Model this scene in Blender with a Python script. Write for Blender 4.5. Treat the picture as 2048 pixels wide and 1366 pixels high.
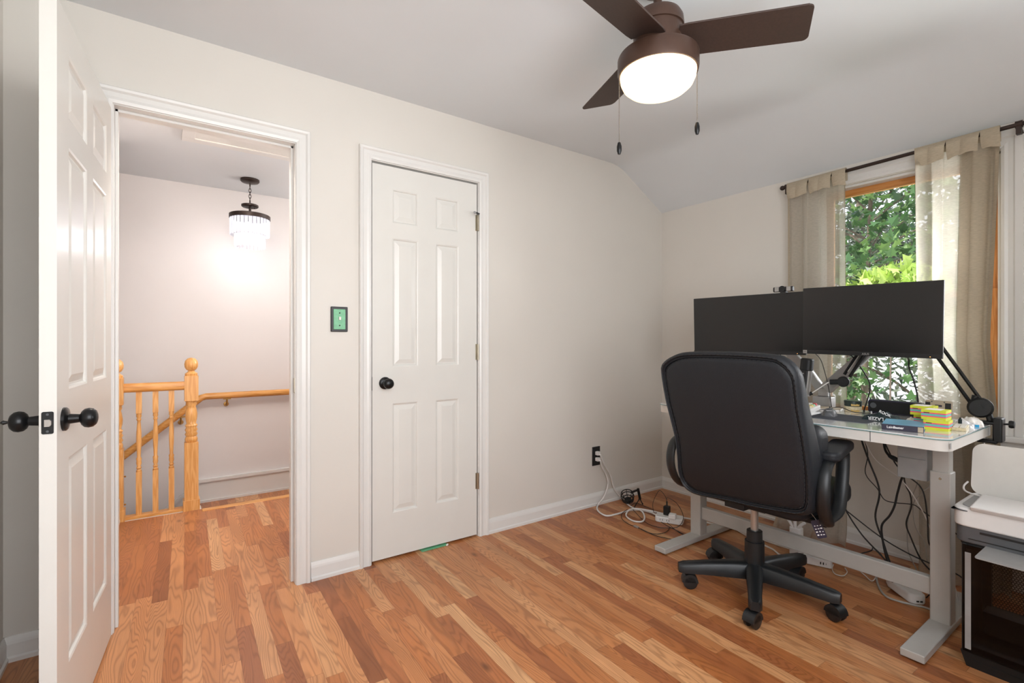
import bpy, bmesh, math, random
from mathutils import Vector, Matrix, Euler, noise

# ------------------------------------------------------------------ camera, world, light, exposure
for o in list(bpy.data.objects):
    bpy.data.objects.remove(o)
S = bpy.context.scene
C = S.collection
PI = math.pi
CAM = (-3.2074, -2.4928, 1.15)
cd = bpy.data.cameras.new('camera')
cam = bpy.data.objects.new('camera', cd)
C.objects.link(cam)
cd.sensor_width = 36.0
cd.lens = 985.0 / 2048 * 36.0
cd.clip_start = 0.02
cd.clip_end = 300
cam.location = CAM
cam.rotation_euler = (PI / 2, 0, math.radians(54.794 - 90))
S.camera = cam
S.view_settings.view_transform = 'Standard'
S.view_settings.look = 'None'
S.view_settings.gamma = 1
S.view_settings.use_curve_mapping = False
S.view_settings.exposure = 0.3

W = bpy.data.worlds.new('world')
S.world = W
W.use_nodes = True
wt = W.node_tree
wt.nodes.clear()
wo = wt.nodes.new('ShaderNodeOutputWorld')
wb = wt.nodes.new('ShaderNodeBackground')
wg = wt.nodes.new('ShaderNodeTexGradient')
wc = wt.nodes.new('ShaderNodeTexCoord')
wm = wt.nodes.new('ShaderNodeMapping')
wr = wt.nodes.new('ShaderNodeValToRGB')
wm.inputs['Rotation'].default_value = (0, PI / 2, 0)
wt.links.new(wc.outputs['Generated'], wm.inputs['Vector'])
wt.links.new(wm.outputs['Vector'], wg.inputs['Vector'])
wt.links.new(wg.outputs['Fac'], wr.inputs['Fac'])
wr.color_ramp.elements[0].color = (0.95, 0.97, 1.0, 1)
wr.color_ramp.elements[1].color = (0.62, 0.78, 1.0, 1)
wr.color_ramp.elements[1].position = 0.8
wt.links.new(wr.outputs['Color'], wb.inputs['Color'])
wb.inputs['Strength'].default_value = 1.7
wt.links.new(wb.outputs['Background'], wo.inputs['Surface'])

def sun(d, energy, col=(1, 0.95, 0.86), ang=1.0):
    l = bpy.data.lights.new('sun', 'SUN')
    l.energy = energy; l.color = col; l.angle = math.radians(ang)
    o = bpy.data.objects.new('sun', l); C.objects.link(o)
    o.rotation_euler = Vector(d).to_track_quat('-Z', 'Y').to_euler()
    return o
sun((0.55, -0.30, -0.75), 4.8)

def area(name, loc, d, sx, sy, power, col=(1, 1, 1)):
    l = bpy.data.lights.new(name, 'AREA')
    l.shape = 'RECTANGLE'; l.size = sx; l.size_y = sy; l.energy = power; l.color = col
    o = bpy.data.objects.new(name, l); C.objects.link(o)
    o.location = loc
    o.rotation_euler = Vector(d).to_track_quat('-Z', 'Z').to_euler()
    return o
# fill lights added outside unseen added windows, to brighten room and hall
area('fill_near_window', (-2.6, -2.95, 1.48), (0, 1, -0.05), 1.8, 1.4, 44, (0.97, 0.98, 1.0))
area('fill_right_window', (.45, -2.42, 1.42), (-1, .03, -0.05), .6, 1.35, 46, (0.97, 0.98, 1.0))
area('fill_landing', (-.6, 1.3, 1.95), (-1, 0.0, 0.12), 0.8, 0.7, 34, (1.0, 0.985, 0.97))

# ------------------------------------------------------------------ materials
def lin(h):
    if isinstance(h, str):
        h = h.lstrip('#')
        v = [int(h[i:i + 2], 16) / 255 for i in (0, 2, 4)]
        v = [x / 12.92 if x <= 0.04045 else ((x + 0.055) / 1.055) ** 2.4 for x in v]
        return (v[0], v[1], v[2], 1)
    return (h[0], h[1], h[2], 1)

def nd(t, ty, **kw):
    n = t.nodes.new(ty)
    for k, v in kw.items():
        setattr(n, k, v)
    return n

def base(name):
    m = bpy.data.materials.new(name)
    m.use_nodes = True
    t = m.node_tree
    t.nodes.clear()
    out = nd(t, 'ShaderNodeOutputMaterial')
    p = nd(t, 'ShaderNodeBsdfPrincipled')
    t.links.new(p.outputs[0], out.inputs[0])
    return m, t, p, out

def mat(name, col, rough=0.5, metal=0.0, var=0.05, scale=30, bump=0.0, bscale=200, coat=0.0, spec=0.5, trans=0.0, emit=None, estr=0, alpha=1, stretch=None):
    m, t, p, out = base(name)
    c = lin(col)
    tc = nd(t, 'ShaderNodeTexCoord')
    n = nd(t, 'ShaderNodeTexNoise'); n.inputs['Scale'].default_value = scale; n.inputs['Detail'].default_value = 3
    vec = tc.outputs['Object']
    if stretch:
        mp = nd(t, 'ShaderNodeMapping'); mp.inputs['Scale'].default_value = stretch
        t.links.new(vec, mp.inputs[0]); vec = mp.outputs[0]
    t.links.new(vec, n.inputs['Vector'])
    r = nd(t, 'ShaderNodeValToRGB')
    r.color_ramp.elements[0].position = 0.3; r.color_ramp.elements[1].position = 0.7
    r.color_ramp.elements[0].color = tuple(x * (1 - var) for x in c[:3]) + (1,)
    r.color_ramp.elements[1].color = tuple(min(1, x * (1 + var)) for x in c[:3]) + (1,)
    t.links.new(n.outputs['Fac'], r.inputs['Fac'])
    t.links.new(r.outputs['Color'], p.inputs['Base Color'])
    p.inputs['Roughness'].default_value = rough
    p.inputs['Metallic'].default_value = metal
    p.inputs['Coat Weight'].default_value = coat
    p.inputs['Coat Roughness'].default_value = 0.15
    p.inputs['Specular IOR Level'].default_value = spec
    p.inputs['Transmission Weight'].default_value = trans
    p.inputs['Alpha'].default_value = alpha
    if emit:
        p.inputs['Emission Color'].default_value = lin(emit)
        p.inputs['Emission Strength'].default_value = estr
    if bump:
        n2 = nd(t, 'ShaderNodeTexNoise'); n2.inputs['Scale'].default_value = bscale; n2.inputs['Detail'].default_value = 4
        t.links.new(vec, n2.inputs['Vector'])
        b = nd(t, 'ShaderNodeBump'); b.inputs['Strength'].default_value = bump; b.inputs['Distance'].default_value = 0.003
        t.links.new(n2.outputs['Fac'], b.inputs['Height'])
        t.links.new(b.outputs[0], p.inputs['Normal'])
    return m

def mth(t, op, a, b=None, c=None):
    n = nd(t, 'ShaderNodeMath', operation=op)
    for i, v in enumerate((a, b, c)):
        if v is None: continue
        if isinstance(v, (int, float)): n.inputs[i].default_value = v
        else: t.links.new(v, n.inputs[i])
    return n.outputs[0]

def cmb(t, x, y, z):
    n = nd(t, 'ShaderNodeCombineXYZ')
    for i, v in enumerate((x, y, z)):
        if isinstance(v, (int, float)): n.inputs[i].default_value = v
        else: t.links.new(v, n.inputs[i])
    return n.outputs[0]

def floor_mat():
    m, t, p, out = base('oak_strip_floor')
    geo = nd(t, 'ShaderNodeNewGeometry')
    sp = nd(t, 'ShaderNodeSeparateXYZ'); t.links.new(geo.outputs['Position'], sp.inputs[0])
    x, y = sp.outputs[0], sp.outputs[1]
    ca, sa = math.cos(math.radians(1.8)), math.sin(math.radians(1.8))
    u = mth(t, 'SUBTRACT', mth(t, 'MULTIPLY', x, ca), mth(t, 'MULTIPLY', y, sa))
    v = mth(t, 'ADD', mth(t, 'MULTIPLY', x, sa), mth(t, 'MULTIPLY', y, ca))
    ur = mth(t, 'DIVIDE', mth(t, 'ADD', u, 50.0), 0.0585)
    row = mth(t, 'FLOOR', ur)
    uf = mth(t, 'FRACT', ur)
    w1 = nd(t, 'ShaderNodeTexWhiteNoise', noise_dimensions='1D'); t.links.new(row, w1.inputs['W'])
    L = mth(t, 'ADD', mth(t, 'MULTIPLY', w1.outputs['Value'], 0.55), 0.42)
    vr = mth(t, 'DIVIDE', mth(t, 'ADD', v, mth(t, 'ADD', mth(t, 'MULTIPLY', w1.outputs['Value'], 9.7), 40.0)), L)
    cell = mth(t, 'FLOOR', vr)
    vf = mth(t, 'FRACT', vr)
    w2 = nd(t, 'ShaderNodeTexWhiteNoise', noise_dimensions='2D'); t.links.new(cmb(t, row, cell, 0), w2.inputs['Vector'])
    idv = w2.outputs['Value']
    w3 = nd(t, 'ShaderNodeTexWhiteNoise', noise_dimensions='2D'); t.links.new(cmb(t, cell, row, 0), w3.inputs['Vector'])
    id2 = w3.outputs['Value']
    # board colour
    r = nd(t, 'ShaderNodeValToRGB'); cr = r.color_ramp
    cols = [(0.0, '#8e583a'), (0.10, '#a06544'), (0.35, '#b0724a'), (0.62, '#ba7e55'), (0.85, '#c68f66'), (1.0, '#d1a278')]
    cr.elements[0].position = 0; cr.elements[0].color = lin(cols[0][1])
    cr.elements[1].position = 1; cr.elements[1].color = lin(cols[-1][1])
    for q, h in cols[1:-1]:
        e = cr.elements.new(q); e.color = lin(h)
    t.links.new(idv, r.inputs['Fac'])
    # cathedral grain: contour lines of a stretched noise
    off = mth(t, 'MULTIPLY', idv, 91.0)
    n1 = nd(t, 'ShaderNodeTexNoise'); n1.inputs['Scale'].default_value = 1; n1.inputs['Detail'].default_value = 1.6; n1.inputs['Roughness'].default_value = 0.45
    t.links.new(cmb(t, mth(t, 'MULTIPLY', u, 12.0), mth(t, 'MULTIPLY', v, 1.5), off), n1.inputs['Vector'])
    freq = mth(t, 'ADD', mth(t, 'MULTIPLY', id2, 130.0), 70.0)
    s = mth(t, 'SINE', mth(t, 'MULTIPLY', n1.outputs['Fac'], freq))
    s = mth(t, 'MULTIPLY_ADD', s, 0.5, 0.5)
    s = mth(t, 'POWER', s, 2.6)
    n2 = nd(t, 'ShaderNodeTexNoise'); n2.inputs['Scale'].default_value = 1; n2.inputs['Detail'].default_value = 4
    t.links.new(cmb(t, mth(t, 'MULTIPLY', u, 420.0), mth(t, 'MULTIPLY', v, 14.0), off), n2.inputs['Vector'])
    n3 = nd(t, 'ShaderNodeTexNoise'); n3.inputs['Scale'].default_value = 1; n3.inputs['Detail'].default_value = 2
    t.links.new(cmb(t, mth(t, 'MULTIPLY', u, 9.0), mth(t, 'MULTIPLY', v, 3.0), off), n3.inputs['Vector'])
    amp = mth(t, 'MULTIPLY_ADD', id2, 0.05, 0.40)
    g = mth(t, 'MULTIPLY', mth(t, 'MULTIPLY', s, amp), mth(t, 'MULTIPLY_ADD', n2.outputs['Fac'], 1.1, 0.35))
    mx = nd(t, 'ShaderNodeMix', data_type='RGBA', blend_type='MIX')
    t.links.new(g, mx.inputs[0]); t.links.new(r.outputs['Color'], mx.inputs[6])
    mx.inputs[7].default_value = lin('#6a3c22')
    # blotches and pores
    k = mth(t, 'MULTIPLY_ADD', n3.outputs['Fac'], 0.44, 0.78)
    k = mth(t, 'MULTIPLY', k, mth(t, 'MULTIPLY_ADD', n2.outputs['Fac'], 0.30, 0.85))
    # knots
    vo = nd(t, 'ShaderNodeTexVoronoi', feature='F1'); vo.inputs['Scale'].default_value = 1
    t.links.new(cmb(t, mth(t, 'MULTIPLY', u, 4.6), mth(t, 'MULTIPLY', v, 2.2), 0), vo.inputs['Vector'])
    kn = nd(t, 'ShaderNodeMapRange'); t.links.new(vo.outputs['Distance'], kn.inputs['Value'])
    kn.inputs['From Min'].default_value = 0.02; kn.inputs['From Max'].default_value = 0.085
    kn.inputs['To Min'].default_value = 0.45; kn.inputs['To Max'].default_value = 1.0
    k = mth(t, 'MULTIPLY', k, kn.outputs[0])
    # seams
    e1 = mth(t, 'LESS_THAN', uf, 0.016); e2 = mth(t, 'LESS_THAN', mth(t, 'MULTIPLY', vf, L), 0.0014)
    e = mth(t, 'MAXIMUM', e1, e2)
    k = mth(t, 'MULTIPLY', k, mth(t, 'SUBTRACT', 1.0, mth(t, 'MULTIPLY', e, 0.42)))
    mv = nd(t, 'ShaderNodeMix', data_type='RGBA', blend_type='MULTIPLY'); mv.inputs[0].default_value = 1
    t.links.new(mx.outputs[2], mv.inputs[6])
    t.links.new(cmb(t, k, k, k), mv.inputs[7])
    hs = nd(t, 'ShaderNodeHueSaturation'); hs.inputs['Saturation'].default_value = 1.06; hs.inputs['Value'].default_value = 1.0
    t.links.new(mv.outputs[2], hs.inputs['Color'])
    t.links.new(hs.outputs[0], p.inputs['Base Color'])
    p.inputs['Roughness'].default_value = 0.34
    p.inputs['Specular IOR Level'].default_value = 0.45
    b = nd(t, 'ShaderNodeBump'); b.inputs['Strength'].default_value = 0.12; b.inputs['Distance'].default_value = 0.002
    t.links.new(mth(t, 'SUBTRACT', mth(t, 'MULTIPLY', n2.outputs['Fac'], 0.4), e), b.inputs['Height'])
    t.links.new(b.outputs[0], p.inputs['Normal'])
    return m

def wood_mat(name, c1, c2, rough=0.35, axis=2):
    m, t, p, out = base(name)
    tc = nd(t, 'ShaderNodeTexCoord')
    mp = nd(t, 'ShaderNodeMapping')
    s = [26, 26, 26]; s[axis] = 2.2
    mp.inputs['Scale'].default_value = s
    t.links.new(tc.outputs['Object'], mp.inputs[0])
    n = nd(t, 'ShaderNodeTexNoise'); n.inputs['Scale'].default_value = 1; n.inputs['Detail'].default_value = 3
    t.links.new(mp.outputs[0], n.inputs['Vector'])
    sn = mth(t, 'MULTIPLY_ADD', mth(t, 'SINE', mth(t, 'MULTIPLY', n.outputs['Fac'], 40.0)), 0.5, 0.5)
    r = nd(t, 'ShaderNodeMix', data_type='RGBA')
    t.links.new(sn, r.inputs[0]); r.inputs[6].default_value = lin(c1); r.inputs[7].default_value = lin(c2)
    t.links.new(r.outputs[2], p.inputs['Base Color'])
    p.inputs['Roughness'].default_value = rough
    return m

def sheer_mat(name, col, tr=0.16, trl=0.55, weave=900):
    m, t, p, out = base(name)
    t.nodes.remove(p)
    tc = nd(t, 'ShaderNodeTexCoord')
    n = nd(t, 'ShaderNodeTexNoise'); n.inputs['Scale'].default_value = 60; n.inputs['Detail'].default_value = 6
    mp = nd(t, 'ShaderNodeMapping'); mp.inputs['Scale'].default_value = (1, 1, 5)
    t.links.new(tc.outputs['Object'], mp.inputs[0]); t.links.new(mp.outputs[0], n.inputs['Vector'])
    r = nd(t, 'ShaderNodeValToRGB'); c = lin(col)
    r.color_ramp.elements[0].position = 0.3; r.color_ramp.elements[1].position = 0.7
    r.color_ramp.elements[0].color = tuple(x * 0.9 for x in c[:3]) + (1,)
    r.color_ramp.elements[1].color = tuple(min(1, x * 1.08) for x in c[:3]) + (1,)
    t.links.new(n.outputs['Fac'], r.inputs[0])
    d = nd(t, 'ShaderNodeBsdfDiffuse'); tl = nd(t, 'ShaderNodeBsdfTranslucent'); tp = nd(t, 'ShaderNodeBsdfTransparent')
    t.links.new(r.outputs[0], d.inputs[0]); t.links.new(r.outputs[0], tl.inputs[0])
    a = nd(t, 'ShaderNodeMixShader'); a.inputs[0].default_value = trl
    t.links.new(d.outputs[0], a.inputs[1]); t.links.new(tl.outputs[0], a.inputs[2])
    b = nd(t, 'ShaderNodeMixShader'); b.inputs[0].default_value = tr
    t.links.new(a.outputs[0], b.inputs[1]); t.links.new(tp.outputs[0], b.inputs[2])
    t.links.new(b.outputs[0], out.inputs[0])
    return m

def leaf_mat(name, c1, c2, c3):
    m, t, p, out = base(name)
    t.nodes.remove(p)
    g = nd(t, 'ShaderNodeNewGeometry')
    r = nd(t, 'ShaderNodeValToRGB')
    r.color_ramp.elements[0].color = lin(c1); r.color_ramp.elements[1].color = lin(c3)
    e = r.color_ramp.elements.new(0.55); e.color = lin(c2)
    t.links.new(g.outputs['Random Per Island'], r.inputs[0])
    d = nd(t, 'ShaderNodeBsdfPrincipled'); tl = nd(t, 'ShaderNodeBsdfTranslucent')
    d.inputs['Roughness'].default_value = 0.4
    t.links.new(r.outputs[0], d.inputs['Base Color']); t.links.new(r.outputs[0], tl.inputs[0])
    a = nd(t, 'ShaderNodeMixShader'); a.inputs[0].default_value = 0.4
    t.links.new(d.outputs[0], a.inputs[1]); t.links.new(tl.outputs[0], a.inputs[2])
    t.links.new(a.outputs[0], out.inputs[0])
    return m

def pane_mat():
    m, t, p, out = base('window_glass')
    t.nodes.remove(p)
    tp = nd(t, 'ShaderNodeBsdfTransparent'); gl = nd(t, 'ShaderNodeBsdfGlossy'); gl.inputs['Roughness'].default_value = 0.02
    fr = nd(t, 'ShaderNodeFresnel'); fr.inputs[0].default_value = 1.35
    a = nd(t, 'ShaderNodeMixShader')
    t.links.new(fr.outputs[0], a.inputs[0]); t.links.new(tp.outputs[0], a.inputs[1]); t.links.new(gl.outputs[0], a.inputs[2])
    t.links.new(a.outputs[0], out.inputs[0])
    return m

def smoked_mat():
    m, t, p, out = base('smoked_glass')
    t.nodes.remove(p)
    tp = nd(t, 'ShaderNodeBsdfTransparent'); tp.inputs[0].default_value = (0.55, 0.52, 0.5, 1)
    gl = nd(t, 'ShaderNodeBsdfGlossy'); gl.inputs['Roughness'].default_value = 0.04
    fr = nd(t, 'ShaderNodeFresnel'); fr.inputs[0].default_value = 1.3
    a = nd(t, 'ShaderNodeMixShader')
    t.links.new(fr.outputs[0], a.inputs[0]); t.links.new(tp.outputs[0], a.inputs[1]); t.links.new(gl.outputs[0], a.inputs[2])
    t.links.new(a.outputs[0], out.inputs[0])
    return m

def crystal_mat():
    m, t, p, out = base('cut_crystal')
    t.nodes.remove(p)
    tl = nd(t, 'ShaderNodeBsdfTranslucent'); tl.inputs[0].default_value = (0.95, 0.96, 1, 1)
    gl = nd(t, 'ShaderNodeBsdfGlass'); gl.inputs['Roughness'].default_value = 0.1; gl.inputs['IOR'].default_value = 1.45
    a = nd(t, 'ShaderNodeMixShader'); a.inputs[0].default_value = 0.7
    t.links.new(gl.outputs[0], a.inputs[1]); t.links.new(tl.outputs[0], a.inputs[2])
    t.links.new(a.outputs[0], out.inputs[0])
    return m

M = {
    'wall': mat('wall_paint', '#d5d0c8', 0.5, var=0.012, scale=3, bump=0.05, bscale=260),
    'wall_lit': mat('wall_paint_hall_lit', '#dfd9d6', 0.6, var=0.012, scale=3, bump=0.05, bscale=260),  # same paint as the room wall; hall lamplight put into a paler colour
    'ceil': mat('ceiling_paint', '#dadddf', 0.7, var=0.01, scale=3, bump=0.04),
    'trim': mat('trim_paint', '#dcdad6', 0.3, var=0.012, scale=8),
    'door': mat('door_paint', '#d9d7d1', 0.28, var=0.012, scale=8, bump=0.03, bscale=300),
    'floor': floor_mat(),
    'oak': wood_mat('oak_railing', '#e2ad6c', '#d1954f', 0.3, 2),
    'oakx': wood_mat('oak_rail_long', '#dca05a', '#c98840', 0.3, 0),
    'sash': wood_mat('sash_wood', '#c98a4c', '#b87636', 0.4, 2),
    'sashy': wood_mat('sash_wood_rail', '#c98a4c', '#b87636', 0.4, 1),
    'bronze': mat('bronze_metal', '#33251f', 0.42, 0.3, var=0.1),
    'fanbody': mat('fan_bronze', '#4a352b', 0.38, 0.35, var=0.06),
    'blade': mat('fan_blade_laminate', '#3b2a23', 0.5, 0.0, var=0.12, scale=120),
    'fillglass': mat('fill_lamp_glass', '#fff8ee', 0.5, emit='#fff4ea', estr=64),  # glow of the lamp added to brighten the hall
    'chain': mat('chain_metal', '#8a8580', 0.3, 0.9),
    'globe': mat('lamp_globe', '#fff3df', 0.4, emit='#ffd69c', estr=1.8),
    'blk': mat('black_plastic', '#1b1b1c', 0.4, var=0.1),
    'blkm': mat('matt_black_metal', '#141516', 0.5, 0.2, var=0.1),
    'knob': mat('oiled_bronze_knob', '#1d1d1e', 0.3, 0.5, var=0.15),
    'leather': mat('black_leather', '#1f2125', 0.46, var=0.12, scale=300, bump=0.25, bscale=420, spec=0.3),
    'stitch': mat('grey_stitching', '#4b4b4c', 0.6),
    'nylon': mat('black_nylon', '#17191b', 0.42, var=0.1, bump=0.1, bscale=500),
    'chrome': mat('chrome', '#b9b5b0', 0.32, 0.75),
    'steel': mat('nickel', '#b3ab99', 0.3, 0.9),
    'brass': mat('brass', '#b38a4c', 0.3, 0.8),
    'deskleg': mat('desk_powder_coat', '#b0aca6', 0.45, var=0.02),
    'deskwhite': mat('desk_frame_white', '#d9d5cf', 0.4, var=0.02),
    'deskglass': mat('desk_glass_top', '#d6d8d9', 0.06, var=0.01, coat=1.0),
    'glassedge': mat('glass_edge', '#3f7f80', 0.1, var=0.05),
    'screen': mat('screen_panel', '#08080a', 0.3, var=0.05, spec=0.6),
    'bezel': mat('screen_bezel', '#1a1a1b', 0.4),
    'silver': mat('silver_metal', '#a8a6a4', 0.35, 0.7),
    'white': mat('white_plastic', '#e4e2e0', 0.4, var=0.02),
    'offwhite': mat('offwhite_plastic', '#d9d6d0', 0.4, var=0.02),
    'cordw': mat('white_cord', '#dedad6', 0.5),
    'cordb': mat('black_cord', '#141414', 0.5),
    'cordg': mat('grey_cord', '#a7a29b', 0.5),
    'paper': mat('white_paper', '#ece9e4', 0.7, var=0.02),
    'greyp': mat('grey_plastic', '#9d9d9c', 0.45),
    'dgrey': mat('dark_grey_plastic', '#55575a', 0.4),
    'green': mat('green_tile', '#6fb488', 0.35, var=0.12, scale=60),
    'yellow': mat('neon_yellow_paper', '#ced23a', 0.7),
    'pink': mat('neon_pink_paper', '#ee3f74', 0.7),
    'teal': mat('teal_paper', '#66b2ae', 0.7),
    'red': mat('red_plastic', '#c8202c', 0.4),
    'redled': mat('red_led', '#ff2a2a', 0.4, emit='#ff2020', estr=3),
    'amberled': mat('amber_led', '#ffb060', 0.4, emit='#ffb060', estr=2),
    'bluebook': mat('blue_cover', '#5f9cc4', 0.4, var=0.15, scale=14),
    'navy': mat('navy_cover', '#262236', 0.45),
    'cloth': mat('dark_green_cloth', '#16292c', 0.8, var=0.2),
    'cyan': mat('cyan_print', '#2da4d6', 0.4),
    'tin': mat('dark_tin', '#2d3a36', 0.35, 0.3),
    'tinl': mat('cream_tin_label', '#cfc2a0', 0.5, var=0.2, scale=90),
    'gold': mat('gold_print', '#c8a75f', 0.5),
    'tan': mat('tan_plastic', '#b0a18a', 0.45),
    'foil': mat('clear_wrap', '#d5d5d6', 0.15, var=0.1, bump=0.6, bscale=80),
    'ink': mat('white_ink', '#e8e8e8', 0.6),
    'inkd': mat('dark_ink', '#26262a', 0.6),
    'linen': sheer_mat('linen_sheer', '#d0c8ba', 0.25, 0.70),
    'linend': sheer_mat('linen_double', '#bdb09b', 0.0, 0.22),
    'pane': pane_mat(),
    'smoke': smoked_mat(),
    'crystal': crystal_mat(),
    'bulb': mat('lit_bulb', '#ffffff', 0.4, emit='#f8f6ff', estr=9),
    'bark': mat('bark', '#6b5d50', 0.8, var=0.2),
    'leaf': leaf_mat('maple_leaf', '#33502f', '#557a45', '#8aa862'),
    'leafsun': leaf_mat('sunlit_leaf', '#9fbf4c', '#c9dd78', '#e8f0a8'),  # sunlight on the leaves put into a paler yellow-green
    'conifer': leaf_mat('conifer_leaf', '#4b5a48', '#707a68', '#8d927f'),
    'ground': mat('pale_paving', '#c9c4bd', 0.8, var=0.12, scale=0.6),
    'grass': mat('lawn', '#7f9a55', 0.9, var=0.2, scale=2),
    'mesh': mat('case_mesh_metal', '#4c443c', 0.45, 0.4),
    'rgb': mat('fan_hub', '#2a2522', 0.4),
    'pad': mat('mouse_mat', '#3a3d45', 0.8),
    'key1': mat('yellow_keycap', '#d9c67a', 0.5), 'key2': mat('green_keycap', '#94c3a2', 0.5),
}

# ------------------------------------------------------------------ builders
ORG = {}
def setp(o, label=None, cat=None, group=None, kind=None):
    if label: o['label'] = label
    if cat: o['category'] = cat
    if group: o['group'] = group
    if kind: o['kind'] = kind
    return o

def thing(name, label, cat, loc=(0, 0, 0), rot=(0, 0, 0), group=None):
    o = bpy.data.objects.new(name, None)
    C.objects.link(o)
    o.empty_display_size = 0.05
    o.location = loc; o.rotation_euler = rot
    ORG[o.name] = Vector(loc)
    return setp(o, label, cat, group)

class MB:
    def __init__(s):
        s.v = []; s.f = []
    def quad(s, *ps):
        n = len(s.v); s.v += [Vector(p) for p in ps]; s.f.append(tuple(range(n, n + len(ps))))
        return s
    def box(s, x0, x1, y0, y1, z0, z1, M=None):
        n = len(s.v)
        P = [Vector(p) for p in ((x0, y0, z0), (x1, y0, z0), (x1, y1, z0), (x0, y1, z0), (x0, y0, z1), (x1, y0, z1), (x1, y1, z1), (x0, y1, z1))]
        if M: P = [M @ p for p in P]
        s.v += P
        s.f += [tuple(n + i for i in q) for q in ((0, 3, 2, 1), (4, 5, 6, 7), (0, 1, 5, 4), (1, 2, 6, 5), (2, 3, 7, 6), (3, 0, 4, 7))]
        return s
    def rbox(s, x0, x1, y0, y1, z0, z1, r, axis=2, n=5, M=None):
        'box with corners rounded around one axis'
        a = {2: (x0, x1, y0, y1, z0, z1), 0: (y0, y1, z0, z1, x0, x1), 1: (z0, z1, x0, x1, y0, y1)}[axis]
        pts = []
        for cx, cy, st in ((a[1] - r, a[3] - r, 0), (a[0] + r, a[3] - r, 1), (a[0] + r, a[2] + r, 2), (a[1] - r, a[2] + r, 3)):
            for i in range(n + 1):
                t = (st + i / n) * PI / 2
                pts.append((cx + r * math.cos(t), cy + r * math.sin(t)))
        f = {2: lambda p, h: (p[0], p[1], h), 0: lambda p, h: (h, p[0], p[1]), 1: lambda p, h: (p[1], h, p[0])}[axis]
        return s.prism(pts, a[4], a[5], f, M)
    def prism(s, pts, h0, h1, f=None, M=None):
        f = f or (lambda p, h: (p[0], p[1], h))
        n = len(s.v); k = len(pts)
        P = [Vector(f(p, h0)) for p in pts] + [Vector(f(p, h1)) for p in pts]
        if M: P = [M @ p for p in P]
        s.v += P
        s.f.append(tuple(n + i for i in reversed(range(k)))); s.f.append(tuple(n + k + i for i in range(k)))
        for i in range(k):
            j = (i + 1) % k
            s.f.append((n + i, n + j, n + k + j, n + k + i))
        return s
    def lathe(s, prof, c=(0, 0, 0), seg=24, M=None, cap=True):
        'prof: (r, h) list turned about local z'
        n = len(s.v); k = len(prof)
        c = Vector(c)
        for i in range(seg):
            t = 2 * PI * i / seg
            for r, h in prof:
                p = Vector((r * math.cos(t), r * math.sin(t), h))
                if M: p = M @ p
                s.v.append(p + c)
        for i in range(seg):
            j = (i + 1) % seg
            for a in range(k - 1):
                s.f.append((n + i * k + a, n + j * k + a, n + j * k + a + 1, n + i * k + a + 1))
        if cap:
            s.f.append(tuple(n + i * k for i in reversed(range(seg)))); s.f.append(tuple(n + i * k + k - 1 for i in range(seg)))
        return s
    def tube(s, pts, r, n=8, smooth=0, closed=False, flat=None):
        pts = [Vector(p) for p in pts]
        if smooth:
            q = []; m = len(pts)
            for i in range(m if closed else m - 1):
                p0 = pts[i - 1] if (i > 0 or closed) else pts[0]
                p1 = pts[i]; p2 = pts[(i + 1) % m]
                p3 = pts[(i + 2) % m] if (i + 2 < m or closed) else pts[-1]
                for k in range(smooth):
                    t = k / smooth
                    q.append(0.5 * ((2 * p1) + (p2 - p0) * t + (2 * p0 - 5 * p1 + 4 * p2 - p3) * t * t + (3 * p1 - p0 - 3 * p2 + p3) * t ** 3))
            if not closed: q.append(pts[-1])
            pts = q
        m = len(pts); b = len(s.v)
        rs = r if isinstance(r, (list, tuple)) else None
        up = None
        for i, p in enumerate(pts):
            a = pts[i - 1] if i > 0 else (pts[-1] if closed else p)
            c = pts[i + 1] if i < m - 1 else (pts[0] if closed else p)
            d = (c - a)
            if d.length < 1e-9: d = Vector((0, 0, 1))
            d.normalize()
            if up is None:
                up = Vector((0, 0, 1)) if abs(d.z) < 0.9 else Vector((1, 0, 0))
            sd = d.cross(up)
            if sd.length < 1e-6: sd = d.cross(Vector((0, 1, 0.1)))
            sd.normalize(); up = sd.cross(d).normalized()
            rr = (rs[min(len(rs) - 1, int(i * len(rs) / m))] if rs else r)
            ra, rb = (rr, rr) if flat is None else (rr, rr * flat)
            for k in range(n):
                t = 2 * PI * k / n
                s.v.append(p + sd * ra * math.cos(t) + up * rb * math.sin(t))
        for i in range(m if closed else m - 1):
            j = (i + 1) % m
            for k in range(n):
                l = (k + 1) % n
                s.f.append((b + i * n + k, b + i * n + l, b + j * n + l, b + j * n + k))
        if not closed:
            s.f.append(tuple(b + k for k in reversed(range(n)))); s.f.append(tuple(b + (m - 1) * n + k for k in range(n)))
        return s
    def sphere(s, c, r, seg=20, rings=12, sc=(1, 1, 1)):
        prof = [(max(1e-5, r * math.sin(PI * i / rings)), -r * math.cos(PI * i / rings)) for i in range(rings + 1)]
        return s.lathe(prof, c, seg, Matrix.Diagonal((sc[0], sc[1], sc[2])), cap=False)
    def build(s, name, m, parent=None, smooth=False, bevel=0, world=False, seg=2, auto=None, loc=None):
        off = Vector((0, 0, 0))
        if world and parent is not None:
            p = parent
            while p.parent: p = p.parent
            off = ORG[p.name]
        if loc is not None: off = Vector(loc)
        me = bpy.data.meshes.new(name)
        me.from_pydata([tuple(v - off) for v in s.v], [], s.f)
        me.materials.append(M[m] if isinstance(m, str) else m)
        bm = bmesh.new(); bm.from_mesh(me)
        bmesh.ops.recalc_face_normals(bm, faces=bm.faces)
        bm.to_mesh(me); bm.free()
        if smooth:
            for p in me.polygons: p.use_smooth = True
            me.set_sharp_from_angle(angle=math.radians(auto or 40))
        o = bpy.data.objects.new(name, me)
        C.objects.link(o)
        if parent: o.parent = parent
        if loc is not None:
            o.location = loc
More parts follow.
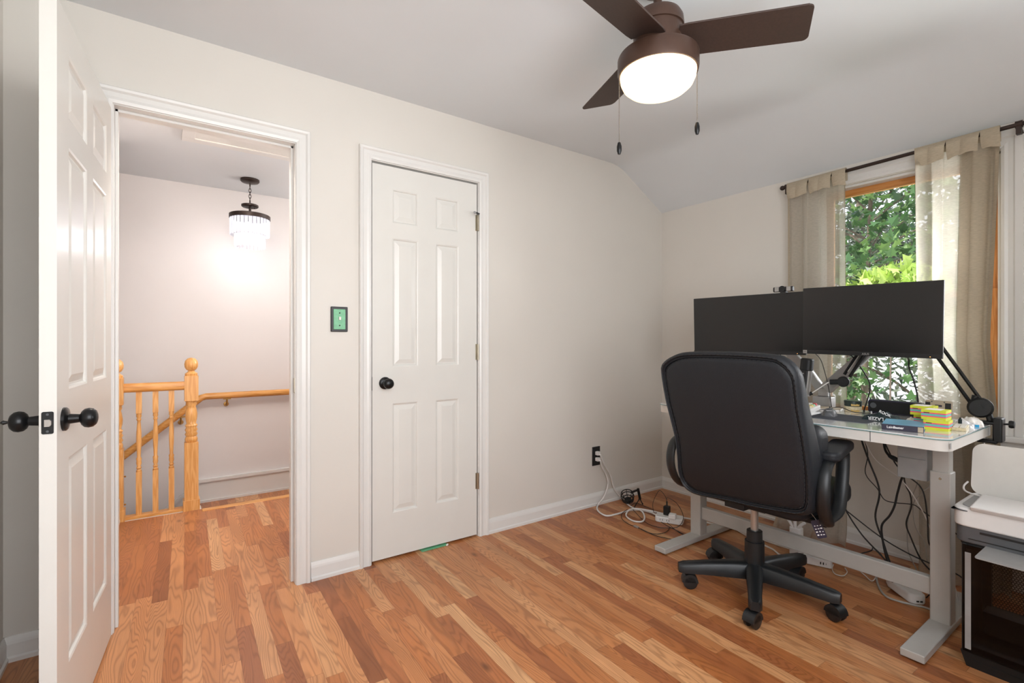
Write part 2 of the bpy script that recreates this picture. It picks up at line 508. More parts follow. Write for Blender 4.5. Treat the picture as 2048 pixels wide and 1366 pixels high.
        if bevel:
            b = o.modifiers.new('bevel', 'BEVEL'); b.width = bevel; b.segments = seg; b.limit_method = 'ANGLE'; b.angle_limit = math.radians(40)
            for p in me.polygons: p.use_smooth = True
            me.set_sharp_from_angle(angle=math.radians(75))
        return o

def struct(name, mb, m, **kw):
    o = mb.build(name, m, **kw); o['kind'] = 'structure'
    return o

def text(name, body, size, mtx, m, parent, ext=0.0004, bold=False, align='CENTER'):
    cu = bpy.data.curves.new(name, 'FONT'); cu.body = body; cu.size = size; cu.extrude = ext; cu.align_x = align; cu.align_y = 'CENTER'
    if bold: cu.offset = size * 0.02
    tmp = bpy.data.objects.new(name, cu)
    me = bpy.data.meshes.new_from_object(tmp)
    bpy.data.objects.remove(tmp)
    me.materials.clear(); me.materials.append(M[m])
    o = bpy.data.objects.new(name, me); C.objects.link(o)
    o.parent = parent
    o.matrix_local = mtx
    return o
def faceX(x, y, z, roll=0):   # text readable from -X, local
    return Matrix.Translation((x, y, z)) @ Matrix(((0, 0, -1, 0), (-1, 0, 0, 0), (0, 1, 0, 0), (0, 0, 0, 1))) @ Matrix.Rotation(roll, 4, 'Z')

def copytree(o, parent=None):
    c = o.copy(); C.objects.link(c)
    if parent: c.parent = parent
    ORG[c.name] = Vector(o.location)
    for ch in list(o.children):
        copytree(ch, c)
    return c

# ------------------------------------------------------------------ room shell
XZ = lambda p, h: (p[0], h, p[1])
mb = MB()
mb.box(-3.68, -3.388, 0, .12, 0, 2.5).box(-3.388, -2.685, 0, .12, 2.103, 2.5).box(-2.685, -2.353, 0, .12, 0, 2.5)
mb.box(-2.353, -1.677, 0, .12, 2.103, 2.5).box(-1.677, .14, 0, .12, 0, 2.5)
struct('wall_far', mb, 'wall')
mb = MB()
WY0, WY1, WZ0, WZ1 = -1.925, -1.14, .70, 2.05
mb.box(0, .14, -2.84, -2.68, 0, 2.35).box(0, .14, -2.10, WY0, 0, 2.35).box(0, .14, -2.68, -2.10, 0, WZ0).box(0, .14, -2.68, -2.10, WZ1, 2.35).box(0, .14, WY1, 0, 0, 2.35).box(0, .14, WY0, WY1, 0, WZ0).box(0, .14, WY0, WY1, WZ1, 2.35)
struct('wall_right', mb, 'wall')
struct('wall_left', MB().box(-3.80, -3.68, -2.84, 0.12, 0, 2.5), 'wall')
mb = MB()
mb.box(-3.68, -3.5, -2.84, -2.72, 0, 2.5).box(-1.7, 0, -2.84, -2.72, 0, 2.5).box(-3.5, -1.7, -2.84, -2.72, 0, .75).box(-3.5, -1.7, -2.84, -2.72, 2.15, 2.5)
struct('wall_near', mb, 'wall')
struct('trim_9', MB().box(-3.58, -1.62, -2.72, -2.7, .67, .75).box(-3.58, -1.62, -2.72, -2.7, 2.15, 2.23).box(-3.58, -3.5, -2.72, -2.7, .75, 2.15).box(-1.7, -1.62, -2.72, -2.7, .75, 2.15).box(-2.62, -2.58, -2.8, -2.76, .75, 2.15).box(-3.5, -1.7, -2.8, -2.76, 1.43, 1.47), 'trim')  # casing and bars of a window added unseen behind the camera for light
prof = [(-3.68, 2.44), (-.62, 2.44), (-.56, 2.438), (-.50, 2.43), (-.44, 2.41), (0, 2.162), (.0, 2.30), (-.5, 2.56), (-3.68, 2.56)]
struct('ceiling', MB().prism(prof, -2.84, 0, XZ), 'ceil', smooth=True, auto=25)
struct('floor', MB().box(-3.68, .0, -2.84, 1.44, -.04, 0).box(-3.68, -3.0, 1.44, 1.5, -.04, 0), 'floor')

# hall
struct('wall_hall_far', MB().box(-4.8, -.8, 2.32, 2.44, -2.7, 2.5), 'wall_lit')
struct('wall_hall_left', MB().box(-3.58, -3.465, .12, 1.5, -.3, 2.5), 'wall_lit')
struct('wall_hall_partition', MB().box(-2.575, -2.46, .12, .58, 0, 2.5), 'wall_lit')
struct('wall_hall_right', MB().box(-.92, -.8, .12, .9, -.3, 2.5).box(-.92, -.8, 1.7, 2.32, -.3, 2.5).box(-.92, -.8, .9, 1.7, -.3, 1.5).box(-.92, -.8, .9, 1.7, 2.3, 2.5), 'wall_lit')  # opening added at the hall end to admit the fill light
struct('wall_stairwell', MB().box(-4.92, -4.8, 1.3, 2.44, -2.7, 2.5).box(-4.8, -3.58, 1.38, 1.5, -2.7, 2.5), 'wall_lit')
struct('ceiling_hall', MB().box(-4.92, -.8, .12, 2.44, 2.44, 2.56), 'ceil')
struct('wall_closet', MB().box(-2.46, -1.6, .70, .75, 0, 2.5).box(-2.46, -2.42, .12, .70, 0, 2.5).box(-1.62, -1.58, .12, .70, 0, 2.5), 'wall_lit')
struct('trim_10', MB().box(-3.0, -.92, 1.435, 1.50, -.03, .003), 'oakx', bevel=.006)
struct('floor_landing', MB().box(-3.0, -.92, 1.44, 2.32, -.22, -.18), 'floor')
mb = MB().box(-4.8, -3.0, 1.5, 1.595, -2.7, 0).box(-3.0, -.92, 1.45, 1.47, -.18, -.03)
struct('trim_11', mb, 'trim')
mb = MB()
for k in range(1, 9):
    xa = -3.0 - .235 * k
    mb.box(xa, xa + .26, 1.53, 2.32, -.22 - .2 * k, -.18 - .2 * k)
    mb.box(xa + .235, xa + .25, 1.53, 2.32, -.18 - .2 * k, -.18 - .2 * (k - 1) - .04)
struct('stair_treads', mb, 'floor')
# skirt board with cap on the stair wall
def skirt(z0, z1, y0):
    pass
mb = MB()
mb.prism([(-.92, -.18), (-.92, .005), (-2.97, .005), (-4.8, -1.55), (-4.8, -1.78), (-3.03, -.22)], 2.302, 2.32, XZ)
mb.prism([(-.92, -.012), (-.92, .012), (-2.975, .012), (-4.8, -1.54), (-4.8, -1.57), (-2.965, -.012)], 2.288, 2.32, XZ)
mb.prism([(-.92, -.18), (-.92, -.162), (-3.0, -.162), (-3.0, -.18)], 2.29, 2.302, XZ)
struct('baseboard_hall', mb, 'trim')
struct('baseboard_hall_left', MB().box(-3.465, -3.45, .12, 1.52, 0, .13).box(-3.465, -3.44, 1.42, 1.515, 0, .15).box(-3.465, -3.438, 1.42, 1.52, 0, .02), 'trim', bevel=.004)
struct('baseboard_partition', MB().box(-2.592, -2.575, .12, .60, 0, .10).box(-2.604, -2.575, .12, .606, 0, .018), 'trim', bevel=.003)
struct('trim_12', MB().box(-3.465, -3.45, 1.36, 1.43, 0, 2.33), 'trim')

# unseen flush lamp added above the doorway to brighten the hall
t = thing('added_hall_lamp', 'unseen round flush lamp added above the doorway to brighten the hall', 'ceiling lamp', (-3.0, .36, 2.44))
MB().lathe([(.0001, -.02), (.15, -.02), (.15, 0), (.0001, 0)], (0, 0, 0), 32).build('base', 'trim', t, smooth=True)
MB().lathe([(.145, -.02), (.13, -.05), (.08, -.07), (.0001, -.075)], (0, 0, 0), 32).build('diffuser', 'fillglass', t, smooth=True)
# attic hatch in the hall ceiling
h = thing('attic_hatch', 'white attic access panel framed by flat trim in the hall ceiling', 'hatch', (-2.735, .91, 2.44))
mb = MB()
for a in ((-3.12, -2.35, 1.195, 1.265), (-3.12, -2.35, .55, .62), (-3.12, -3.05, .62, 1.195), (-2.42, -2.35, .62, 1.195)):
    mb.box(a[0], a[1], a[2], a[3], 2.425, 2.44)
mb.build('trim_frame', 'trim', h, world=True, bevel=.003)
MB().box(-3.05, -2.42, .62, 1.195, 2.432, 2.44).build('panel', 'door', h, world=True)

# casings: mitred sweep round an opening
def casing(x0, x1, z1, f, w=.066, zb=0):
    prof = [(0.004, 0), (0.004, .010), (.016, .014), (.028, .011), (.045, .012), (.052, .019), (w - .004, .021), (w, .017), (w, 0)]
    mb = MB()
    for (ua, va), (ub, vb) in zip(prof[:-1], prof[1:]):
        def path(u, v): return [f(x0 - u, zb, v), f(x0 - u, z1 + u, v), f(x1 + u, z1 + u, v), f(x1 + u, zb, v)]
        A, B = path(ua, va), path(ub, vb)
        for i in range(3): mb.quad(A[i], A[i + 1], B[i + 1], B[i])
    for xs in ((x0, -1), (x1, 1)):
        mb.quad(*[f(xs[0] + xs[1] * u, zb, v) for u, v in prof])
    return mb
fA = lambda x, z, v: (x, -v, z)
struct('trim_1', casing(-3.37, -2.703, 2.085, fA), 'trim')
struct('trim_2', casing(-2.335, -1.695, 2.085, fA), 'trim')
struct('trim_3', casing(-3.37, -2.703, 2.085, lambda x, z, v: (x, .12 + v, z)), 'trim')
# jamb liners with stops
def jamb(x0, x1, z1):
    mb = MB().box(x0 - .018, x0, -.002, .122, 0, z1).box(x1, x1 + .018, -.002, .122, 0, z1).box(x0 - .018, x1 + .018, -.002, .122, z1, z1 + .018)
    mb.box(x0, x0 + .011, .04, .078, 0, z1).box(x1 - .011, x1, .04, .078, 0, z1).box(x0, x1, .04, .078, z1 - .011, z1)
    return mb
struct('trim_4', jamb(-3.37, -2.703, 2.085), 'trim', bevel=.0015)
struct('trim_5', jamb(-2.335, -1.695, 2.085), 'trim', bevel=.0015)
# window casing
fB = lambda y, z, v: (-v, y, z)
mb = casing(WY0, WY1, WZ1, fB, .082, .71)
struct('trim_6', mb, 'trim')
struct('trim_8', casing(-2.68, -2.10, WZ1, fB, .082, .71), 'trim')  # casing of the added second window
struct('trim_7', MB().rbox(-.052, .05, -2.72, -1.04, .686, .712, .006, axis=1).box(-.016, 0, -2.72, -1.06, .615, .686), 'trim', bevel=.003)

def baseb(segs):
    'segs: list of (p0, p1, inward normal)'
    prof = [(0, 0), (.017, 0), (.017, .014), (.011, .020), (.011, .062), (.009, .072), (.004, .088), (0, .088)]
    mb = MB()
    for p0, p1, n in segs:
        P0, P1, N = Vector((*p0, 0)), Vector((*p1, 0)), Vector((*n, 0))
        A = [P0 + N * u + Vector((0, 0, z)) for u, z in prof]; B = [P1 + N * u + Vector((0, 0, z)) for u, z in prof]
        for i in range(len(prof) - 1): mb.quad(A[i], A[i + 1], B[i + 1], B[i])
        mb.quad(*A); mb.quad(*B)
    return mb
struct('baseboard_far', baseb([((-2.634, 0), (-2.394, 0), (0, -1)), ((-1.628, 0), (0, 0), (0, -1))]), 'trim')
struct('baseboard_right', baseb([((0, 0), (0, -2.72), (-1, 0))]), 'trim')
struct('baseboard_left', baseb([((-3.68, -.0), (-3.68, -2.72), (1, 0)), ((-3.68, 0), (-3.44, 0), (0, -1))]), 'trim')
struct('baseboard_near', baseb([((-3.68, -2.72), (0, -2.72), (0, 1))]), 'trim')

# window: wooden double hung sashes
win = bpy.data.objects.new('window_1', None); C.objects.link(win); win['kind'] = 'structure'; ORG['window_1'] = Vector((0, 0, 0))
MB().box(.02, .14, WY0, WY0 + .012, WZ0, WZ1).box(.02, .14, WY1 - .012, WY1, WZ0, WZ1).box(.02, .14, WY0, WY1, WZ1 - .012, WZ1).box(.02, .14, WY0, WY1, WZ0, WZ0 + .02).build('frame', 'trim', win)
win2 = bpy.data.objects.new('window_added', None); C.objects.link(win2); win2['kind'] = 'structure'; ORG['window_added'] = Vector((0, 0, 0))  # unseen window added beside the first to bring in more light
def sash(x, z0, z1, bot, top, win=win, a=WY0 + .012, b=WY1 - .012):
    s = MB().box(x - .017, x + .017, a, a + .032, z0, z1).box(x - .017, x + .017, b - .032, b, z0, z1).build('sash', 'sash', win, bevel=.002)
    MB().box(x - .017, x + .017, a + .032, b - .032, z0, z0 + bot).box(x - .017, x + .017, a + .032, b - .032, z1 - top, z1).build('sash_rail', 'sashy', s)
    MB().box(x - .002, x + .002, a + .03, b - .03, z0 + bot - .004, z1 - top + .004).build('pane', 'pane', s)
sash(.095, 1.375, 2.038, .03, .036)
sash(.06, .72, 1.405, .06, .03)
sash(.095, 1.375, 2.038, .03, .036, win2, -2.68, -2.10)
sash(.06, .72, 1.405, .06, .03, win2, -2.68, -2.10)

# ------------------------------------------------------------------ doors
def six_panel(w, h, t, cols, rows):
    mb = MB()
    xs = sorted({0, w, *[v for c in cols for v in c]}); zs = sorted({0, h, *[v for r in rows for v in r]})
    for side in (0, 1):
        y0 = 0 if side == 0 else -t
        s = -1 if side == 0 else 1      # into the slab
        for i in range(len(xs) - 1):
            for j in range(len(zs) - 1):
                a, b, c, d = xs[i], xs[i + 1], zs[j], zs[j + 1]
                if (a, b) in cols and (c, d) in rows:
                    rings = [(0, 0), (.006, .0025), (.010, .0085), (.016, .0085), (.038, .002), (.041, .002)]
                    def R(k):
                        q, dep = rings[k]; y = y0 + s * dep
                        return [(a + q, y, c + q), (b - q, y, c + q), (b - q, y, d - q), (a + q, y, d - q)]
                    for k in range(len(rings) - 1):
                        P, Q = R(k), R(k + 1)
                        for e in range(4): mb.quad(P[e], P[(e + 1) % 4], Q[(e + 1) % 4], Q[e])
                    mb.quad(*R(len(rings) - 1))
                else:
                    mb.quad((a, y0, c), (b, y0, c), (b, y0, d), (a, y0, d))
    mb.quad((0, 0, 0), (w, 0, 0), (w, -t, 0), (0, -t, 0)).quad((0, 0, h), (w, 0, h), (w, -t, h), (0, -t, h))
    mb.quad((0, 0, 0), (0, -t, 0), (0, -t, h), (0, 0, h)).quad((w, 0, 0), (w, -t, 0), (w, -t, h), (w, 0, h))
    return mb
ROWS = [(.235, .815), (1.008, 1.69), (1.77, 1.95)]
KNOB = [(.0001, 0), (.032, 0), (.032, .006), (.029, .009), (.014, .012), (.012, .03), (.0115, .034), (.013, .036), (.020, .039), (.0255, .045), (.0275, .054), (.0255, .063), (.019, .070), (.010, .073), (.0001, .0735)]
def knob(parent, loc, d, extra=None):
    q = Vector(d).to_track_quat('Z', 'Y').to_matrix()
    k = MB().lathe(KNOB, (0, 0, 0), 28, q).build('door_knob', 'knob', parent, smooth=True, loc=None)
    k.location = loc
    return k
dr = thing('door_1', None, None, (-3.377, -.03, .008), (0, 0, math.radians(-94.85)))
dr['kind'] = 'structure'
dw = .722
slab = six_panel(dw, 2.05, .035, [(.086, .305), (.39, .607)], ROWS).build('door_leaf', 'door', dr)
knob(dr, (dw - .062, 0, .93), (0, 1, 0))
k2 = knob(dr, (dw - .062, -.035, .93), (0, -1, 0))
MB().lathe([(.0001, 0), (.002, 0), (.006, .012), (.0035, .016), (.0001, .02)], (0, 0, 0), 12, Matrix.Rotation(PI / 2, 3, 'X') @ Matrix.Scale(1, 3) @ Matrix.Rotation(0, 3, 'Z')).build('pin', 'blkm', k2).location = (0, -.072, 0)
lp = MB().rbox(dw, dw + .0018, -.030, -.006, .93 - .029, .93 + .029, .004, axis=0).build('latch_plate', 'blkm', dr)
MB().prism([(-.027 + .004, .93 - .009), (-.013, .93 - .009), (-.0095, .93 - .005), (-.0095, .93 + .005), (-.013, .93 + .009), (-.023, .93 + .009)], dw, dw + .009, lambda p, h: (h, p[0], p[1])).build('latch_bolt', 'chrome', lp)
MB().lathe([(.0001, 0), (.003, 0), (.003, .0015), (.0001, .0015)], (dw + .0018, -.018, .952), 12, Matrix.Rotation(PI / 2, 3, 'Y')).lathe([(.0001, 0), (.003, 0), (.003, .0015), (.0001, .0015)], (dw + .0018, -.018, .908), 12, Matrix.Rotation(PI / 2, 3, 'Y')).build('screw', 'dgrey', lp)
for z in (.25, 1.05, 1.85):
    MB().lathe([(.0001, 0), (.006, 0), (.006, .088), (.0001, .088)], (-.004, -.040, z), 12).box(-.002, .0, -.04, -.006, z, z + .088).build('hinge', 'steel', dr)

cl = thing('door_2', None, None, (-2.331, .002, .012))
cl['kind'] = 'structure'
t = six_panel(.629, 2.062, .035, [(.109, .256), (.362, .507)], [(a - .004, b - .004) for a, b in ROWS])
for v in t.v: v.y = -v.y
t.build('door_leaf', 'door', cl)
knob(cl, (.068, 0, .92), (0, -1, 0))
MB().box(-.004, -.0005, -.003, .02, .885, .955).build('latch_plate', 'blkm', cl)
for z0 in (.27, 1.03, 1.79):
    MB().lathe([(.0001, 0), (.0065, 0), (.0065, .093), (.0001, .093)], (.633, -.008, z0), 12).box(.62, .645, -.003, 0.0, z0, z0 + .093).build('hinge', 'steel', cl)
st = MB().tube([(.633, -.008, 1.886), (.625, -.035, 1.884), (.60, -.058, 1.879), (.575, -.07, 1.876)], .004, 8).build('door_stop', 'blkm', cl, smooth=True)
MB().sphere((.573, -.071, 1.876), .008, 12, 8).build('bumper', 'greyp', st, smooth=True)
# papers pushed under the closet door
p = MB().box(-2.06, -1.90, -.016, .05, 0.0015, .0035).build('paper_sheet', 'green'); setp(p, 'thin pale green folded sheet poking out under the closet door', 'paper')
p = MB().tube([(-1.912, -.022, .006), (-1.902, -.014, .006)], .005, 8).build('paper_roll', 'paper'); setp(p, 'small white crumpled scrap at the bottom edge of closet door', 'paper')

# strike plate on the doorway jamb
sp_ = MB().rbox(-2.7052, -2.703, .006, .034, .905, .975, .006, axis=0).build('strike_plate', 'steel'); setp(sp_, 'metal strike plate set in the white doorway jamb', 'strike plate')

# light switch
t = thing('light_switch', 'black framed light switch with green plate between the two doors', 'light switch', (-2.5, 0, 1.26))
MB().box(-.041, .041, -.010, 0, -.062, .062).build('frame', 'blk', t, bevel=.003)
pl = MB().box(-.029, .029, -.013, -.009, -.050, .050).build('plate', 'green', t, bevel=.002)
MB().box(-.005, .005, -.022, -.012, -.004, .012).build('toggle', 'offwhite', t, bevel=.001)
for z in (.031, -.031):
    MB().lathe([(.0001, 0), (.0035, 0), (.0035, .002), (.0001, .002)], (0, -.013, z), 10, Matrix.Rotation(PI / 2, 3, 'X')).build('screw', 'blkm', t)
# outlet
t = thing('wall_outlet', 'black duplex wall outlet with two white plugs by the corner', 'outlet', (-.727, 0, .345))
MB().box(-.037, .037, -.006, 0, -.066, .066).build('plate', 'blk', t, bevel=.002)
for z in (.022, -.020):
    MB().rbox(-.017, .017, -.008, -.005, z - .014, z + .014, .008, axis=1).build('socket', 'blkm', t)

# ------------------------------------------------------------------ hall things
RY = 1.545
t = thing('stair_railing', 'light oak railing with turned newels and balusters guarding the stairwell', 'railing', (-3.25, RY, 0))
def newel(x, s=1.0, top=1.04):
    w = .04
    f = lambda a, b, ww: MB().box(x - ww, x + ww, RY - ww, RY + ww, a, b)
    m_ = f(0.0, .46, w).box(x - .048, x + .048, RY - .048, RY + .048, 0, .07).box(x - w, x + w, RY - w, RY + w, .745, .915)
    m_.lathe([(.030, .46), (.038, .475), (.036, .49), (.031, .50), (.038, .515), (.031, .53), (.038, .545), (.031, .56), (.037, .575), (.028, .59), (.034, .62), (.036, .65), (.030, .69), (.026, .705), (.033, .72), (.030, .73), (.036, .745)], (x, RY, 0), 24)
    m_.lathe([(.036, .915), (.038, .93), (.022, .942), (.018, .95), (.030, .958), (.0385, .975), (.041, .995), (.036, 1.018), (.022, 1.034), (.0001, 1.04)], (x, RY, 0), 24)
    m_.build('newel_post', 'oak', t, smooth=True, world=True, auto=50)
newel(-3.057); newel(-3.462)
for x in (-3.344, -3.256, -3.169):
    w = .0155
    m_ = MB().box(x - w, x + w, RY - w, RY + w, .02, .30).box(x - w, x + w, RY - w, RY + w, .68, .83)
    m_.lathe([(.013, .30), (.0155, .308), (.010, .315), (.015, .325), (.010, .335), (.015, .355), (.013, .37), (.0155, .385), (.010, .395), (.011, .42), (.0145, .50), (.0135, .56), (.010, .61), (.009, .63), (.0145, .64), (.010, .65), (.015, .66), (.013, .68)], (x, RY, 0), 16)
    m_.build('baluster', 'oak', t, smooth=True, world=True, auto=50)
MB().rbox(-3.43, -3.09, RY - .031, RY + .031, .82, .878, .018, axis=0).build('top_rail', 'oakx', t, world=True, smooth=True)
MB().box(-3.43, -3.10, RY - .03, RY + .03, 0, .02).build('shoe_rail', 'oakx', t, world=True, bevel=.003)
for z in (.10, .28, .86):
    MB().sphere((-3.415, RY - .01, z), .006, 8, 6).build('screw_cap', 'brass', t, world=True)

t = thing('wall_handrail', 'oak handrail on brass brackets following the stair wall', 'handrail', (-2.8, 2.32, .7))
hp = [(-1.9, 2.25, .70), (-2.93, 2.25, .70), (-2.965, 2.25, .69), (-3.02, 2.25, .645), (-3.5, 2.25, .25), (-4.4, 2.25, -.49)]
MB().tube(hp, .027, 10, flat=1.0).build('rail', 'oakx', t, world=True, smooth=True)
for x, z in ((-2.78, .675), (-3.10, .55), (-2.1, .675), (-4.0, -.19)):
    b_ = MB().lathe([(.0001, 0), (.02, 0), (.018, .006), (.0001, .008)], (x, 2.32, z - .055), 14, Matrix.Rotation(PI / 2, 3, 'X'))
    b_.tube([(x, 2.315, z - .055), (x, 2.27, z - .06), (x, 2.25, z - .03), (x, 2.25, z)], .007, 8, smooth=4).box(x - .028, x + .028, 2.238, 2.262, z - .008, z + .002)
    b_.build('bracket', 'brass', t, world=True, smooth=True)

# chandelier
cx, cy = -2.651, 1.917
t = thing('chandelier', 'two-tier crystal pendant light hanging on a chain over the stairwell', 'chandelier', (cx, cy, 2.44))
MB().lathe([(.0001, 2.41), (.02, 2.41), (.06, 2.416), (.068, 2.425), (.068, 2.44), (.0001, 2.44)], (cx, cy, 0), 28).build('canopy', 'bronze', t, world=True, smooth=True)
mb = MB().tube([(cx, cy, 2.41), (cx, cy, 2.385)], .005, 8).tube([(cx, cy, 2.275), (cx, cy, 2.235)], .005, 8)
for i in range(5):
    z = 2.375 - i * .023
    pts = [(cx + (.009 * math.cos(a) if i % 2 else 0), cy + (0 if i % 2 else .009 * math.cos(a)), z + .018 * math.sin(a)) for a in [k * PI / 5 for k in range(10)]]
    mb.tube(pts, .0022, 6, closed=True)
mb.build('chain', 'bronze', t, world=True, smooth=True)
MB().lathe([(.0001, 2.218), (.055, 2.218), (.062, 2.224), (.062, 2.236), (.055, 2.24), (.0001, 2.242)], (cx, cy, 0), 28).lathe([(.009, 2.15), (.009, 2.22)], (cx, cy, 0), 10).sphere((cx + .03, cy - .02, 2.21), .006, 8, 6).build('stem', 'bronze', t, world=True, smooth=True)
MB().lathe([(.12, 2.122), (.147, 2.122), (.147, 2.152), (.142, 2.156), (.0001, 2.156), (.0001, 2.15), (.12, 2.15), (.12, 2.122)], (cx, cy, 0), 36, cap=False).build('ring_frame', 'bronze', t, world=True, smooth=True)
MB().lathe([(.105, 1.996), (.112, 1.996), (.112, 2.004), (.105, 2.004), (.105, 1.996)], (cx, cy, 0), 36, cap=False).build('lower_ring', 'chrome', t, world=True)
def prismc(rad, z0, z1, n, w):
    for i in range(n):
        a = 2 * PI * i / n
        Mx = Matrix.Translation((cx, cy, 0)) @ Matrix.Rotation(a, 4, 'Z')
        mb = MB().prism([(rad - .006, 0), (rad, -w), (rad + .006, 0), (rad, w)], z0 + .008, z1, M=Mx)
        k = len(mb.v); tip = Mx @ Vector((rad, 0, z0)); mb.v.append(tip)
        for e in range(4): mb.f.append((e, (e + 1) % 4, k))
        mb.build('crystal', 'crystal', t, world=True)
prismc(.137, 1.985, 2.125, 30, .0125)
prismc(.105, 1.895, 2.000, 24, .0120)
l_ = bpy.data.lights.new('chandelier_light', 'POINT'); l_.energy = 2.8; l_.color = (.97, .96, 1); l_.shadow_soft_size = .06
lo = bpy.data.objects.new('chandelier_light', l_); C.objects.link(lo); lo.parent = t; lo.location = (0, 0, -.60)
for a in (0, 2.1, 4.2):
    MB().sphere((cx + .05 * math.cos(a), cy + .05 * math.sin(a), 2.07), .017, 12, 8, (1, 1, 1.5)).build('bulb', 'bulb', t, world=True, smooth=True)

# ------------------------------------------------------------------ ceiling fan
fx, fy = -1.751, -1.342
t = thing('ceiling_fan', 'dark bronze three-blade ceiling fan with a lit round globe', 'ceiling fan', (fx, fy, 2.44))
MB().lathe([(.0001, 2.44), (.06, 2.44), (.058, 2.42), (.03, 2.408), (.016, 2.40), (.0135, 2.35), (.0135, 2.32)], (fx, fy, 0), 28).build('downrod', 'fanbody', t, world=True, smooth=True)
MB().lathe([(.0001, 2.342), (.02, 2.342), (.055, 2.337), (.080, 2.325), (.089, 2.308), (.091, 2.288), (.091, 2.276)], (fx, fy, 0), 40).lathe([(.091, 2.276), (.086, 2.274), (.086, 2.180), (.0001, 2.180)], (fx, fy, 0), 40).build('motor_housing', 'fanbody', t, world=True, smooth=True, auto=30)
MB().lathe([(.0001, 2.187), (.128, 2.185), (.138, 2.180), (.142, 2.172), (.142, 2.127), (.139, 2.114), (.134, 2.114), (.134, 2.142), (.0001, 2.142)], (fx, fy, 0), 48).build('light_kit', 'fanbody', t, world=True, smooth=True, auto=30)
MB().lathe([(.131, 2.14), (.1335, 2.112), (.131, 2.095), (.122, 2.075), (.104, 2.059), (.075, 2.048), (.04, 2.043), (.0001, 2.042)], (fx, fy, 0), 48).build('globe', 'globe', t, world=True, smooth=True, auto=80)
def blade(deg):
    Mx = Matrix.Translation((fx, fy, 2.226)) @ Matrix.Rotation(math.radians(deg), 4, 'Z') @ Matrix.Rotation(math.radians(-13), 4, 'X')
    pts = [(.07, -.068), (.10, -.072), (.47, -.078)]
    pts += [(.488 - .018 + .018 * math.sin(a), -.058 - .018 * math.cos(a)) for a in [i * PI / 10 for i in range(6)]]
    pts += [(.506 - .018 + .018 * math.cos(a), .056 + .018 * math.sin(a)) for a in [i * PI / 10 for i in range(6)]]
    pts += [(.10, .072), (.07, .068)]
    b_ = MB().prism(pts, -.003, .003, M=Mx).build('blade', 'blade', t, world=True, bevel=.0015)
    MB().box(.06, .115, -.03, .03, .003, .010, M=Mx).build('blade_iron', 'fanbody', b_, world=True)
for d in (-49, 71, 191): blade(d)
for (x, y, z0, z1) in ((-1.866, -1.263, 1.868, 2.13), (-1.640, -1.428, 1.938, 2.135)):
    mb = MB()
    n = int((z1 - z0) / .005)
    for i in range(n): mb.sphere((x, y, z0 + (i + .5) * (z1 - z0) / n), .0021, 6, 4)
    mb.tube([(x, y, z0), (x, y, z1)], .0006, 4)
    k = (Vector((fx, fy, z1)) - Vector((x, y, z1))) * .12
    mb.tube([(x, y, z1), (x + k.x, y + k.y, z1 + .004)], .004, 6)
    ch = mb.build('pull_chain', 'chain', t, world=True)
    MB().lathe([(.0001, z0 - .042), (.005, z0 - .042), (.0088, z0 - .030), (.0088, z0 - .014), (.005, z0), (.0001, z0 + .001)], (x, y, 0), 14).build('fob', 'knob', ch, world=True, smooth=True)

# ------------------------------------------------------------------ desk
DX0, DX1, DY0, DY1 = -.95, -.33, -1.965, -.70
t = thing('standing_desk', 'white height-adjustable desk with glass top and grey steel legs under the window', 'desk', (-.66, -1.335, 0))
MB().rbox(DX0 + .004, DX1 - .004, DY0 + .004, DY1 - .004, .757, .797, .045, n=8).build('frame_apron', 'deskwhite', t, world=True, smooth=True, auto=30)
tp_ = MB().rbox(DX0, DX1, DY0, DY1, .7985, .8045, .05, n=8).build('glass_top', 'deskglass', t, world=True, smooth=True, auto=30)
MB().rbox(DX0 - .0007, DX1 + .0007, DY0 - .0007, DY1 + .0007, .7975, .7998, .05, n=8).build('glass_edge', 'glassedge', tp_, world=True, smooth=True, auto=30)
MB().box(DX0 + .0028, DX0 + .005, -1.7255, -1.7235, .758, .797).build('drawer_gap', 'dgrey', t, world=True)
MB().box(-.93, -.92, DY0 + .0025, DY0 + .005, .768, .788).build('side_mark', 'greyp', t, world=True)
MB().box(DX0 + .2, DX1 - .12, -1.90, -.76, .735, .757).build('under_frame', 'greyp', t, world=True)
for yc in (-.772, -1.875):
    MB().box(-.692, -.628, yc - .033, yc + .033, .03, .632).build('leg_column', 'deskleg', t, world=True, bevel=.004)
    MB().box(-.685, -.635, yc - .027, yc + .027, .60, .757).build('leg_inner', 'deskleg', t, world=True, bevel=.003)
    MB().rbox(-1.012, -.31, yc - .036, yc + .036, .006, .034, .004).build('foot', 'deskleg', t, world=True, bevel=.003)
    for x in (-.98, -.34):
        MB().lathe([(.0001, 0), (.016, 0), (.016, .007), (.0001, .007)], (x, yc, 0), 12).build('foot_pad', 'blk', t, world=True)
    MB().lathe([(.0001, 0), (.005, 0), (.004, .002), (.0001, .002)], (-.694 + .0015, yc, .605), 10, Matrix.Rotation(-PI / 2, 3, 'Y')).build('screw', 'steel', t, world=True)
MB().box(-.678, -.642, -1.845, -.80, .125, .196).build('stretcher', 'deskleg', t, world=True, bevel=.004)
MB().box(-.655, -.56, -1.825, -1.725, .575, .73).box(-.66, -.655, -1.82, -1.73, .66, .663).build('control_box', 'greyp', t, world=True, bevel=.004)

